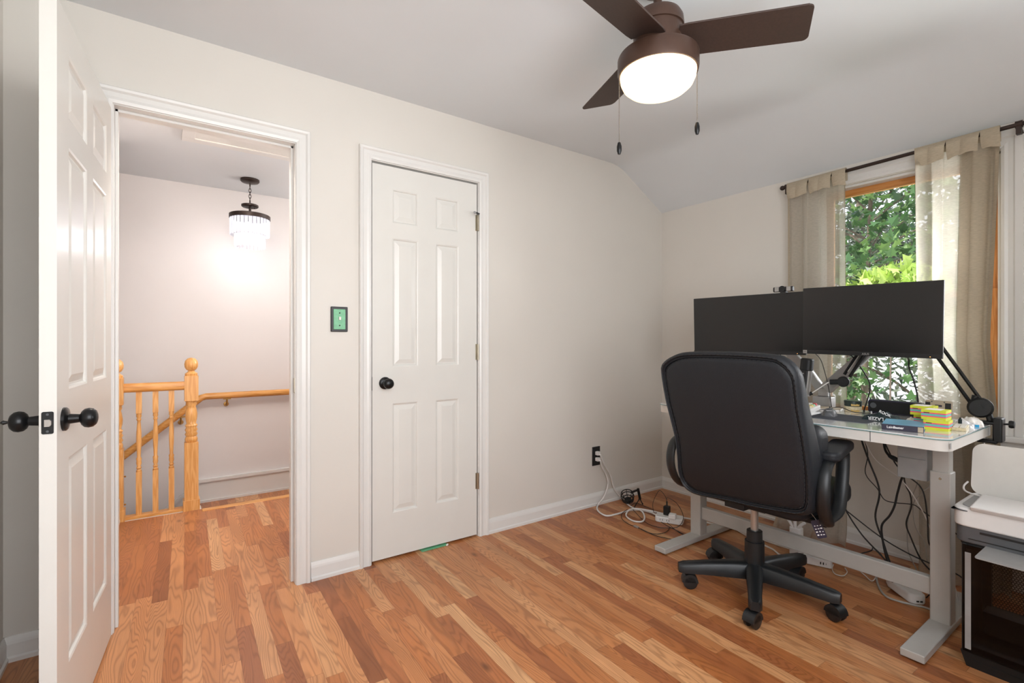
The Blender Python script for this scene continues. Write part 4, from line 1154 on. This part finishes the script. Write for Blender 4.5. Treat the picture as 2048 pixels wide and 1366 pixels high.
def curtain(label, ytop, ymid, ybot, folds, seed, xb=-.085, xf=-.11, back=False):
    t = thing('curtain', label, 'curtain', (-.085, (ytop[0] + ytop[1]) / 2, 0), (0, 0, 0), 'linen curtains')
    rr = random.Random(seed)
    ph = [rr.random() * 6.28 for _ in range(4)]
    nu, nz = 110, 60
    def wv(u, k):
        u2 = u + .035 * math.sin(6.28 * u * 1.3 + ph[1])
        return math.sin(2 * PI * folds * u2 + ph[0]) * .75 + .35 * math.sin(2 * PI * folds * .53 * u2 + ph[2] + k * .7)
    def row(z):
        h = z / 2.1
        if h > .55: a = (h - .55) / .45; y0 = ymid[0] + (ytop[0] - ymid[0]) * a; y1 = ymid[1] + (ytop[1] - ymid[1]) * a
        else: a = h / .55; y0 = ybot[0] + (ymid[0] - ybot[0]) * a; y1 = ybot[1] + (ymid[1] - ybot[1]) * a
        return y0, y1
    mb = MB()
    for j in range(nz + 1):
        z = .012 + (2.075 - .012) * j / nz
        y0, y1 = row(z); h = z / 2.1
        amp = .016 + .022 * (1 - h) ** .7 + .005 * math.sin(h * 9)
        for i in range(nu + 1):
            u = i / nu
            w_ = wv(u, (1 - h) * 1.2)
            yy = y0 + (y1 - y0) * u + .007 * math.sin(2 * PI * folds * u * 2 + ph[3]) * (1 - h * .3)
            x = (xb if h > .4 else xb + (xf - xb) * (1 - h / .4)) + amp * w_
            # pleats pinch from the header
            x += -.010 * max(0, h - .88) / .12 * abs(math.sin(PI * 5 * u))
            if z < .10: x -= (.10 - z) * .5 * (1 + .6 * math.sin(u * 9 + ph[0]))
            mb.v.append(Vector((min(x, -.022), yy, z)))
    for j in range(nz):
        for i in range(nu):
            a = j * (nu + 1) + i
            mb.f.append((a, a + 1, a + nu + 2, a + nu + 1))
    c_ = mb.build('panel', 'linen', t, world=True, smooth=True, auto=180)
    if back:
        mb = MB(); i0 = int(nu * .58); k = nu + 1 - i0
        for j in range(nz + 1):
            for i in range(i0, nu + 1):
                v = Vector(c_.data.vertices[j * (nu + 1) + i].co) + ORG[t.name]
                v.x += .010
                v.x = min(v.x, -.016)
                mb.v.append(v)
        for j in range(nz):
            for i in range(k - 1):
                a = j * k + i; mb.f.append((a, a + 1, a + k + 1, a + k))
        mb.build('folded_edge', 'linend', t, world=True, smooth=True, auto=180)
    # side and bottom hems
    for (i0, i1) in ((0, 3), (nu - 3, nu)):
        mb = MB()
        for j in range(nz):
            for i in range(i0, i1):
                ids = [j * (nu + 1) + i, j * (nu + 1) + i + 1, (j + 1) * (nu + 1) + i + 1, (j + 1) * (nu + 1) + i]
                z_ = .012 + (2.075 - .012) * j / nz
                P = []
                for q in ids:
                    jj, ii = divmod(q, nu + 1)
                    v = Vector(c_.data.vertices[q].co) + ORG[t.name]
                    v.x -= .0015; P.append(v)
                mb.quad(*P)
        mb.build('side_hem', 'linend', t, world=True, smooth=True, auto=180)
    # header tabs gathered over the rod
    n = 5; y0, y1 = ytop
    for k in range(n):
        a = y0 + (y1 - y0) * (k - .06) / n; b = y0 + (y1 - y0) * (k + 1.06) / n
        mb = MB(); m_ = 8; g = 10
        for j in range(g + 1):
            s_ = j / g
            for i in range(m_ + 1):
                u = i / m_
                yy = a + (b - a) * u; zz0 = zr(yy)
                pinch = 1 - .05 * math.sin(PI * min(1, s_ * 1.0)) * (1 if s_ < .5 else .6)
                yc = (a + b) / 2 + (.010 if k % 2 else -.008) * s_
                yy = yc + (yy - (a + b) / 2) * (pinch if k % 2 else 1 - .06 * s_)
                ang = PI * .5 * min(1, s_ * 2.2)
                if s_ < .42:
                    x = -.08 - .020 * math.sin(ang); z = zz0 + .019 * math.cos(ang)
                else:
                    q = (s_ - .42) / .58
                    x = -.100 - .008 * math.sin(q * PI) - .010 * math.sin(u * PI) - (.004 if k % 2 else 0); z = zz0 - q * (.080 + .006 * math.sin(PI * u + k))
                mb.v.append(Vector((x, yy, z)))
        for j in range(g):
            for i in range(m_):
                q = j * (m_ + 1) + i; mb.f.append((q, q + 1, q + m_ + 2, q + m_ + 1))
        # back of the tab
        b0 = len(mb.v)
        for j in range(4):
            for i in range(m_ + 1):
                yy = a + (b - a) * i / m_
                ang = PI * .5 * j / 3
                mb.v.append(Vector((-.08 + .019 * math.sin(ang), yy, zr(yy) + .019 * math.cos(ang) - (.05 if j == 3 else 0))))
        for j in range(3):
            for i in range(m_):
                q = b0 + j * (m_ + 1) + i; mb.f.append((q, q + 1, q + m_ + 2, q + m_ + 1))
        mb.build('header_tab', 'linend', t, world=True, smooth=True, auto=180)
curtain('narrow linen curtain hanging left of the window behind the screens', (-1.000, -1.312), (-1.000, -1.318), (-.94, -1.335), 3.2, 11)
curtain('wider linen curtain gathered over the right side of the window', (-1.628, -1.935), (-1.636, -1.900), (-1.655, -1.985), 2.8, 5, back=True)

# ------------------------------------------------------------------ printer on the computer tower
t = thing('computer_tower', 'black computer tower with smoked glass side beside the desk leg', 'computer', (-.775, -2.2, 0))
PX0, PX1, PY0, PY1 = -.885, -.665, -2.42, -1.982
MB().box(PX0, PX1, PY1 - .012, PY1, .05, .435).box(PX0, PX1, PY0, PY0 + .012, .05, .435).box(PX0 + .004, PX1, PY0, PY1, .05, .075).box(PX0 + .004, PX1, PY0, PY1, .415, .435).build('chassis', 'blkm', t, world=True, bevel=.002)
MB().prism([(PY0 + .01, 0), (PY1 - .012, 0), (PY1 + .004, .05), (PY0 - .004, .05)], PX0 + .004, PX1 - .004, lambda p, h: (h, p[0], p[1])).box(PX0 + .002, PX0 + .004, PY0 + .02, PY1 - .03, .024, .028).build('plinth', 'blkm', t, world=True)
MB().box(PX0 - .004, PX0, PY0 + .004, PY1 - .004, .055, .430).build('glass_side', 'smoke', t, world=True)
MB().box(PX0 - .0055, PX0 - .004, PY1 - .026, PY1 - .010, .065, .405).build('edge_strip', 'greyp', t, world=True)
MB().tube([(PX0 + .01, PY1 - .02, .427), (PX0 + .01, PY1 - .16, .427)], .003, 6).build('top_bar', 'greyp', t, world=True)
mb = MB()
def hexes(y0, y1, z0, z1, x, r=.0052):
    j = 0; z = z0
    while z < z1:
        y = y0 + (r * .866 if j % 2 else 0)
        while y < y1:
            P = [(y + r * math.sin(q * PI / 3), z + r * math.cos(q * PI / 3)) for q in range(6)]
            Q = [(y + r * .78 * math.sin(q * PI / 3), z + r * .78 * math.cos(q * PI / 3)) for q in range(6)]
            for q in range(6):
                p, p2, q1, q2 = P[q], P[(q + 1) % 6], Q[q], Q[(q + 1) % 6]
                mb.quad((x, *p), (x, *p2), (x, *q2), (x, *q1))
            y += r * 1.732
        z += r * 1.5; j += 1
hexes(PY1 - .19, PY1 - .02, .10, .40, PX1 - .006)
hexes(PY0 + .03, PY1 - .20, .10, .40, PX1 - .006)
mb.build('vent_mesh', 'mesh', t, world=True)
MB().box(PX1 - .02, PX1 - .004, PY1 - .04, PY1 - .015, .08, .41).box(PX1 - .02, PX1 - .004, PY1 - .20, PY1 - .175, .08, .41).box(PX1 - .09, PX1 - .01, PY0 + .02, PY1 - .03, .08, .16).build('inner_frame', 'blkm', t, world=True)
for k in range(3):
    zc = .36 - k * .11
    c_ = MB().lathe([(.045, -.006), (.052, -.006), (.052, .006), (.045, .006), (.045, -.006)], (PX1 - .04, PY1 - .27, zc), 24, Matrix.Rotation(PI / 2, 3, 'Y'), cap=False).lathe([(.0001, -.008), (.016, -.008), (.016, .008), (.0001, .008)], (PX1 - .04, PY1 - .27, zc), 16, Matrix.Rotation(PI / 2, 3, 'Y'))
    if k < 2: c_.build('case_fan', 'rgb', t, world=True)

t = thing('printer', 'white inkjet printer with raised paper tray standing on the computer tower', 'printer', (-.74, -2.18, .436))
MB().rbox(-.885, -.60, -2.395, -1.962, .436, .500, .035).build('base', 'dgrey', t, world=True, bevel=.006)
MB().box(-.8865, -.88, -2.30, -2.03, .478, .485).box(-.8865, -.88, -2.3, -2.0, .452, .455).build('output_slot', 'blk', t, world=True)
MB().rbox(-.892, -.60, -2.40, -1.956, .495, .560, .040, n=8).build('body', 'white', t, world=True, bevel=.006, seg=3)
MB().rbox(-.8935, -.86, -2.02, -1.9545, .549, .5525, .030).build('seam_band', 'dgrey', t, world=True)
MB().rbox(-.865, -.655, -2.375, -1.975, .560, .564, .03).build('scanner_lid', 'greyp', t, world=True)
f_ = MB().prism([(-.915, .575), (-.90, .556), (-.74, .572), (-.72, .582), (-.76, .589)], -2.39, -2.008, XZ)
f_.build('paper_flap', 'white', t, world=True, bevel=.006, seg=3)
Mx = Matrix.Translation((-.64, 0, .56)) @ Matrix.Rotation(math.radians(10), 4, 'Y')
MB().rbox(-.005, .005, -2.385, -1.955, .0, .195, .035, axis=0, n=8, M=Mx).box(-.0065, -.005, -2.30, -2.06, .0, .018, M=Mx).build('rear_tray', 'offwhite', t, world=True, bevel=.002)
MB().rbox(-1.03, -.87, -2.33, -2.045, .437, .441, .010).build('output_tray', 'greyp', t, world=True)
cb = MB().tube([(-.63, -1.945, .60), (-.655, -1.938, .585), (-.68, -1.95, .572), (-.70, -2.0, .568), (-.705, -2.10, .568), (-.71, -2.2, .572), (-.70, -2.36, .568)], .0032, 8, smooth=6).build('printer_cable', 'cordw', smooth=True)
setp(cb, 'white cord lying across the top of the printer before its tray', 'cord')

# ------------------------------------------------------------------ power strips, plugs, small floor things
t = thing('power_strip', 'small white power strip with two plugs on the floor left of desk leg', 'power strip', (-.575, -.505, 0), (0, 0, math.radians(28)))
MB().rbox(-.045, .045, -.085, .085, .002, .038, .022).build('body', 'white', t, bevel=.006, seg=3)
for y in (.045, .005): MB().box(-.0465, -.0445, y - .010, y - .007, .016, .026).box(-.0465, -.0445, y + .004, y + .007, .016, .026).build('socket', 'dgrey', t)
t = thing('phone_charger', 'black cube charger plugged upright into the small power strip', 'charger', (-.575, -.485, .040), (0, 0, math.radians(20)))
MB().box(-.018, .018, -.019, .019, 0, .055).build('body', 'blkm', t, bevel=.004)
MB().tube([(0, 0, .055), (0, 0, .085)], .005, 8).build('plug', 'blk', t)
t = thing('wall_adapter', 'white block adapter plugged in next to the black cube charger', 'adapter', (-.605, -.550, .040), (0, 0, math.radians(28)))
MB().box(-.022, .022, -.022, .022, 0, .030).build('body', 'white', t, bevel=.005)

t = thing('power_strip', 'white power strip with usb ports under the middle of the desk', 'power strip', (-.455, -1.325, 0), (0, 0, math.radians(20)))
MB().rbox(-.03, .03, -.065, .065, .002, .042, .012).build('body', 'white', t, bevel=.005, seg=3)
MB().box(-.0315, -.0295, -.018, -.013, .016, .028).box(-.0315, -.0295, -.030, -.025, .016, .028).box(-.0315, -.0295, -.040, -.038, .018, .026).build('usb_ports', 'blk', t)
t = thing('cable_adapter', 'white upright multi-plug block with splayed prongs behind the crossbar', 'adapter', (-.42, -1.205, 0))
MB().rbox(-.024, .024, -.030, .030, .0, .150, .015).build('body', 'white', t, bevel=.006, seg=3)
for dy, dz, ln in ((.022, .035, .05), (0, .055, .06), (-.026, .035, .055)):
    MB().tube([(-.012, dy * .4, .14), (-.014, dy, .165), (-.014, dy * 1.9, .165 + dz * .7)], .008, 8, smooth=3).build('prong', 'white', t, smooth=True)
MB().tube([(-.0255, .012 * math.cos(q), .118 + .012 * math.sin(q)) for q in [i * PI / 8 for i in range(-1, 12)]], .0018, 6).build('ring_mark', 'ink', t)

t = thing('power_strip', 'large rounded white power strip wound with grey cord near right desk leg', 'power strip', (-.452, -1.690, 0), (0, 0, math.radians(-45 + 90)))
Mz = None
pts = [(-.105, -.018), (-.09, -.034), (.05, -.043), (.085, -.032), (.10, 0), (.085, .032), (.05, .043), (-.09, .034), (-.105, .018)]
MB().prism(pts, .002, .046).build('body', 'white', t, bevel=.010, seg=4)
MB().rbox(-.035, .055, -.020, .020, .046, .0485, .012).build('outlet_panel', 'offwhite', t, bevel=.001)
for x in (-.012, .032): MB().box(x - .004, x - .002, -.008, .004, .0485, .049).box(x + .004, x + .006, -.008, .004, .0485, .049).build('socket', 'dgrey', t)
mb = MB()
for q, (x, y) in enumerate(((-.1045, .006), (-.1045, -.008))): mb.box(x - .002, x, y - .005, y + .005, .016 + .0 * q, .022)
mb.build('usb_ports', 'blk', t)
for i, (z, lab) in enumerate(((.022, 'white plug in the upper socket of the black wall outlet'), (-.020, 'white plug in the lower socket of the black wall outlet'))):
    o_ = MB().rbox(-.015, .015, -.034, -.0085, -.013, .013, .006, axis=1).tube([(0, -.03, -.002), (.008, -.042, -.012)], .006, 8).build('plug', 'white', bevel=.003); o_.location = (-.727, 0, .345 + z); setp(o_, lab, 'plug')

t = thing('shock_mount', 'small black microphone shock mount on tripod lying by the baseboard', 'microphone stand', (-.42, -.13, 0))
Mc = Matrix.Translation((-.455, -.125, .052)) @ Matrix.Rotation(math.radians(-28), 4, 'Y') @ Matrix.Rotation(math.radians(15), 4, 'X')
ring = lambda r, z: [Mc @ Vector((r * math.cos(a), r * math.sin(a), z)) for a in [i * 2 * PI / 20 for i in range(20)]]
mb = MB().tube(ring(.036, .022), .0028, 6, closed=True).tube(ring(.038, 0), .0028, 6, closed=True).tube(ring(.034, -.024), .0028, 6, closed=True)
mb.build('cage_ring', 'blkm', t, world=True, smooth=True)
mb = MB()
for i in range(8):
    a = i * PI / 4
    mb.tube([Mc @ Vector((.036 * math.cos(a), .036 * math.sin(a), .024)), Mc @ Vector((.040 * math.cos(a), .040 * math.sin(a), 0)), Mc @ Vector((.026 * math.cos(a), .026 * math.sin(a), -.030))], .002, 6)
mb.lathe([(.0001, 0), (.022, 0), (.022, .007), (.0001, .007)], (0, 0, -.034), 16)
n_ = 16 * 4
mb.v[-n_:] = [Mc @ v for v in mb.v[-n_:]]
mb.build('cage_bars', 'blkm', t, world=True)
MB().tube([(-.427, -.135, .075), (-.405, -.145, .083), (-.385, -.15, .085)], .007, 8).tube([(-.388, -.15, .095), (-.375, -.155, .028)], .008, 10).build('swivel_post', 'blkm', t, world=True, smooth=True)
for e_ in ((-.375, -.175, .004), (-.47, -.19, .004), (-.32, -.10, .004)):
    MB().tube([(-.377, -.154, .034), e_], .003, 8).sphere(e_, .0045, 8, 6).build('tripod_leg', 'blkm', t, world=True)

t.location = (-.505, -.135, 0); t.scale = (1.15, 1.15, 1.15)

# ------------------------------------------------------------------ cords
def cord(name, label, pts, r, m, smooth=8, cat='cord', group=None):
    o = MB().tube(pts, r, 7, smooth=smooth).build(name, m, smooth=True)
    return setp(o, label, cat, group)
cord('power_cable', 'thick white cord from lower outlet plug to the floor power strip', [(-.719, -.042, .312), (-.700, -.035, .27), (-.652, -.03, .204), (-.635, -.03, .139), (-.679, -.034, .06), (-.754, -.045, .012), (-.821, -.12, .007), (-.839, -.21, .007), (-.758, -.227, .007), (-.638, -.227, .007), (-.573, -.263, .007), (-.55, -.332, .007), (-.565, -.39, .010), (-.56, -.425, .018)], .0055, 'cordw')
cord('power_cable', 'white cord from upper outlet plug making a loop on the floor', [(-.719, -.042, .354), (-.700, -.045, .31), (-.679, -.042, .276), (-.617, -.035, .199), (-.572, -.035, .091), (-.518, -.072, .012), (-.601, -.218, .018), (-.602, -.302, .018), (-.664, -.379, .008), (-.736, -.415, .008), (-.77, -.372, .008), (-.737, -.288, .010), (-.656, -.243, .018), (-.597, -.253, .018), (-.557, -.324, .018), (-.50, -.42, .008), (-.46, -.52, .008), (-.42, -.62, .008), (-.403, -.70, .008), (-.367, -.80, .007), (-.382, -.926, .007), (-.39, -1.06, .007), (-.40, -1.16, .012)], .0052, 'cordw')
cord('usb_cable', 'thin black cable arching up from the black cube charger', [(-.575, -.485, .122), (-.570, -.47, .150), (-.53, -.40, .165), (-.50, -.35, .13), (-.52, -.33, .06), (-.56, -.376, .012), (-.64, -.50, .006), (-.672, -.63, .005), (-.69, -.716, .005)], .0018, 'cordb')
cord('usb_cable', 'thin black cable looping right of the charger and over the floor', [(-.577, -.487, .124), (-.59, -.50, .155), (-.60, -.58, .14), (-.62, -.64, .08), (-.64, -.62, .02), (-.681, -.573, .005), (-.725, -.515, .005), (-.713, -.423, .005), (-.612, -.235, .012), (-.553, -.168, .005), (-.479, -.151, .005), (-.482, -.24, .005), (-.53, -.36, .013), (-.66, -.60, .005), (-.70, -.702, .005)], .0018, 'cordb')
cord('usb_cable', 'thin black cable with small connector lying in front of the power strip', [(-.653, -.224, .016), (-.733, -.25, .012), (-.794, -.306, .004), (-.828, -.394, .004), (-.826, -.449, .004), (-.834, -.563, .004), (-.788, -.604, .004), (-.714, -.598, .004), (-.669, -.577, .01)], .0018, 'cordb')
cord('usb_cable', 'thin black cable running to the left desk foot on the floor', [(-.826, -.484, .004), (-.839, -.6, .004), (-.814, -.674, .004), (-.79, -.728, .004)], .0018, 'cordb')
o_ = MB().box(-.836, -.820, -.47, -.435, .001, .012).build('cable_connector', 'silver', bevel=.002); setp(o_, 'small silver cable connector lying on floor before the power strip', 'connector')
cord('power_cable', 'white cord running along the floor behind the chair base', [(-.36, -.80, .012), (-.407, -.922, .007), (-.454, -1.042, .007), (-.476, -1.11, .007), (-.512, -1.175, .007), (-.47, -1.235, .03), (-.445, -1.27, .048)], .0048, 'cordw')
U = 'cords hanging under the desk'
cord('power_cable', 'thick black cord hanging straight under the desk middle', [(-.42, -1.50, .735), (-.42, -1.511, .665), (-.42, -1.538, .579), (-.42, -1.583, .441), (-.42, -1.567, .309), (-.42, -1.596, .207), (-.42, -1.623, .117), (-.42, -1.66, .03), (-.40, -1.69, .052)], .0042, 'cordb')
cord('usb_cable', 'thin black cord looping left then right under the desk', [(-.46, -1.52, .735), (-.46, -1.549, .618), (-.46, -1.54, .518), (-.46, -1.588, .456), (-.46, -1.616, .412), (-.46, -1.658, .408), (-.46, -1.724, .417), (-.46, -1.752, .402), (-.46, -1.795, .375), (-.40, -1.87, .30), (-.36, -1.92, .10), (-.36, -1.90, .006)], .0022, 'cordb')
cord('usb_cable', 'thin white cord slanting right under the desk', [(-.48, -1.53, .735), (-.48, -1.546, .675), (-.48, -1.59, .592), (-.48, -1.69, .519), (-.48, -1.76, .408), (-.48, -1.8, .308), (-.45, -1.85, .15), (-.42, -1.88, .006)], .0022, 'cordw')
cord('power_cable', 'black cord passing behind the grey control box to the right leg', [(-.5, -1.61, .735), (-.5, -1.661, .614), (-.5, -1.692, .571), (-.5, -1.71, .553), (-.5, -1.767, .504), (-.5, -1.785, .388), (-.5, -1.789, .284), (-.5, -1.805, .248), (-.5, -1.84, .12), (-.45, -1.86, .006)], .0030, 'cordb')
cord('power_cable', 'thick black cord curving down left from under the control box', [(-.53, -1.75, .58), (-.52, -1.707, .555), (-.52, -1.686, .478), (-.52, -1.674, .412), (-.52, -1.655, .36), (-.52, -1.625, .305), (-.52, -1.63, .23), (-.52, -1.645, .153), (-.50, -1.66, .055)], .0046, 'cordb')
cord('power_cable', 'black cord wavering down in front of the right curtain', [(-.40, -1.66, .735), (-.38, -1.668, .509), (-.38, -1.69, .443), (-.38, -1.695, .385), (-.38, -1.676, .302), (-.38, -1.693, .242), (-.38, -1.73, .154), (-.38, -1.774, .104), (-.38, -1.82, .03), (-.38, -1.86, .006)], .0034, 'cordb')
cord('usb_cable', 'grey cord hanging before the right curtain edge', [(-.34, -1.72, .735), (-.34, -1.71, .516), (-.34, -1.688, .424), (-.34, -1.671, .31), (-.34, -1.671, .171), (-.34, -1.701, .089), (-.34, -1.73, .006)], .0024, 'cordg')
cord('usb_cable', 'pale grey cord bending across the lower right curtain', [(-.3, -1.79, .735), (-.3, -1.754, .513), (-.3, -1.714, .441), (-.3, -1.68, .377), (-.3, -1.689, .271), (-.3, -1.723, .209), (-.3, -1.733, .129), (-.3, -1.76, .08), (-.3, -1.79, .006)], .0022, 'cordg')
cord('power_cable', 'black cord slanting from behind the chair down to the right leg', [(-.38, -1.20, .46), (-.4, -1.368, .345), (-.4, -1.443, .294), (-.4, -1.584, .211), (-.4, -1.689, .171), (-.4, -1.78, .152), (-.4, -1.88, .13), (-.42, -1.94, .03), (-.44, -1.95, .006)], .0030, 'cordb')
cord('power_cable', 'black cord dropping from the desk behind the chair armrest', [(-.43, -1.30, .735), (-.44, -1.321, .639), (-.44, -1.342, .567), (-.44, -1.401, .426), (-.44, -1.447, .316), (-.44, -1.519, .211), (-.44, -1.612, .124), (-.45, -1.66, .058)], .0036, 'cordb')
t = thing('power_adapter', 'black inline cord connector hanging before the grey control box', 'adapter', (-.64, -1.72, .67))
MB().tube([(-.64, -1.690, .655), (-.64, -1.705, .648), (-.645, -1.745, .633), (-.64, -1.765, .627)], [.007, .010, .009, .006], 10).build('body', 'blk', t, world=True, smooth=True)
MB().tube([(-.60, -1.655, .728), (-.62, -1.67, .675), (-.64, -1.69, .655)], .005, 8, smooth=5).tube([(-.64, -1.765, .627), (-.64, -1.79, .635), (-.64, -1.795, .67), (-.63, -1.785, .726)], .005, 8, smooth=5).build('cord', 'cordb', t, world=True, smooth=True)
cord('usb_cable', 'black cord hanging from the back of left monitor', [(-.545, -1.16, 1.10), (-.50, -1.22, 1.02), (-.46, -1.25, .95), (-.42, -1.255, .88), (-.40, -1.24, .81)], .002, 'cordb')
cord('usb_cable', 'thin cord dropping between the monitors to the stand', [(-.54, -1.34, 1.10), (-.47, -1.345, 1.06), (-.45, -1.356, 1.0), (-.44, -1.37, .92), (-.42, -1.375, .83), (-.41, -1.375, .81)], .0018, 'cordb')
cord('power_cable', 'black cord from right monitor bowing over the window view', [(-.58, -1.49, 1.10), (-.46, -1.486, 1.075), (-.42, -1.52, .999), (-.42, -1.545, .94), (-.42, -1.537, .878), (-.42, -1.520, .815), (-.40, -1.515, .808)], .0032, 'cordb')
cord('power_cable', 'black wavy cord hanging right of centre behind the right monitor', [(-.56, -1.70, 1.10), (-.40, -1.688, 1.075), (-.36, -1.681, 1.028), (-.355, -1.696, .971), (-.345, -1.707, .902), (-.338, -1.709, .84), (-.336, -1.70, .81)], .0034, 'cordb')
cord('usb_cable', 'thin dark cord lying loosely behind the mouse', [(-.56, -1.36, .8075), (-.52, -1.39, .812), (-.49, -1.44, .826), (-.50, -1.50, .812), (-.47, -1.54, .8075), (-.42, -1.56, .8075)], .0018, 'cordb')
cord('power_cable', 'grey cord curling around the large power strip', [(-.352, -1.55, .03), (-.40, -1.565, .006), (-.499, -1.61, .006), (-.56, -1.655, .006), (-.565, -1.70, .006), (-.55, -1.75, .006), (-.534, -1.80, .006), (-.55, -1.9, .006)], .0045, 'cordg')
cord('power_cable', 'grey cord draped over the top of large power strip', [(-.37, -1.60, .006), (-.43, -1.64, .052), (-.47, -1.70, .054), (-.45, -1.745, .052), (-.40, -1.76, .02), (-.36, -1.77, .006)], .0040, 'cordg')
cord('usb_cable', 'thin white cord making a corner left of large power strip', [(-.34, -1.455, .006), (-.406, -1.518, .006), (-.446, -1.561, .006), (-.386, -1.559, .010), (-.351, -1.557, .04)], .0022, 'cordw')
cord('usb_cable', 'thin pale cord looping right of the middle power strip', [(-.42, -1.385, .012), (-.47, -1.40, .006), (-.51, -1.43, .006), (-.50, -1.46, .006), (-.44, -1.455, .006), (-.40, -1.43, .006)], .0022, 'cordw')
cord('usb_cable', 'tangled black cable behind the large power strip', [(-.44, -1.765, .01), (-.398, -1.78, .03), (-.365, -1.795, .006), (-.438, -1.80, .006), (-.47, -1.82, .02), (-.42, -1.84, .006)], .0025, 'cordb')
cord('usb_cable', 'short black cable by the baseboard behind the crossbar', [(-.17, -1.40, .006), (-.12, -1.446, .03), (-.06, -1.439, .03), (-.07, -1.48, .006)], .003, 'cordb')

# ------------------------------------------------------------------ outside
struct('ground', MB().box(.14, 60, -50, 50, -3.1, -3.0), 'ground')
g = MB().box(2.0, 9, -14, 14, -3.0, -2.97).build('lawn', 'grass'); g['kind'] = 'structure'
LEAF = [(0, -.5), (.10, -.32), (.42, -.40), (.28, -.16), (.50, .10), (.24, .10), (.16, .26), (0, .58), (-.16, .26), (-.24, .10), (-.50, .10), (-.28, -.16), (-.42, -.40), (-.10, -.32)]
def leaves(mb, P, n, size, rr, shape=LEAF, droop=.6):
    'P(rr) gives a point for each leaf'
    for _ in range(n):
        c = Vector(P(rr)); s_ = size * (.6 + .8 * rr.random())
        R2 = Euler((rr.uniform(-1, 1) * .9 + droop, rr.uniform(-.8, .8), rr.uniform(0, 6.28))).to_matrix()
        b = len(mb.v)
        mb.v.append(c)
        for x, y in shape: mb.v.append(c + R2 @ Vector((x * s_, y * s_, -.18 * s_ * abs(x) * 2)))
        k = len(shape)
        for i in range(k): mb.f.append((b, b + 1 + i, b + 1 + (i + 1) % k))
def tree(label, base_, crown, n, size, leafm, seed, branches, trunk_r, shape=LEAF, droop=.6, name='maple_tree'):
    rr = random.Random(seed)
    t = thing(name, label, 'tree', base_, (0, 0, 0))
    (cx0, cy0, cz0), (rx, ry, rz) = crown
    cl = []
    for _ in range(90):
        while True:
            p = Vector((rr.uniform(-1, 1), rr.uniform(-1, 1), rr.uniform(-1, 1)))
            if p.length < 1: break
        cl.append(Vector((cx0 + p.x * rx, cy0 + p.y * ry, cz0 + p.z * rz)))
    def P(r):
        c = r.choice(cl)
        return (c.x + r.gauss(0, rx * .13), c.y + r.gauss(0, ry * .10), c.z + r.gauss(0, rz * .10))
    mb = MB(); leaves(mb, P, n, size, rr, shape, droop)
    me_o = mb.build('foliage', leafm, t, world=True)
    b = Vector(base_)
    MB().tube([b, b.lerp(Vector((cx0, cy0, cz0)), .5) + Vector((.05, .1, 0)), Vector((cx0, cy0, cz0 + rz * .6))], [trunk_r, trunk_r * .8, trunk_r * .5], 10, smooth=4).build('trunk', 'bark', t, world=True, smooth=True)
    for k in range(branches):
        c = cl[k]
        s0 = Vector((cx0, cy0, cz0 + (c.z - cz0) * .4 - rz * .1))
        MB().tube([s0, s0.lerp(c, .5) + Vector((0, 0, .12)), c], [trunk_r * .22, trunk_r * .14, trunk_r * .07], 6, smooth=3).build('branch', 'bark', t, world=True)
    return t
tree('leafy green maple close outside the window', (4.1, .0, -3.0), ((3.9, -.1, 2.3), (1.25, 2.5, 2.0)), 5600, .108, 'leaf', 3, 16, .05)
tree('small maple low outside the window, sunlight put into its pale green', (2.9, -.75, -3.0), ((2.75, -.66, 1.70), (.28, .42, .22)), 300, .12, 'leafsun', 8, 5, .016, droop=.9)
NEED = [(0, -.5), (.12, 0), (0, .5), (-.12, 0)]
tree('grey green feathery evergreen standing behind the maple', (8.6, 2.0, -3.0), ((8.4, 1.6, 1.8), (1.6, 4.4, 3.8)), 15000, .26, 'conifer', 21, 40, .18, NEED, .2, 'evergreen_tree')
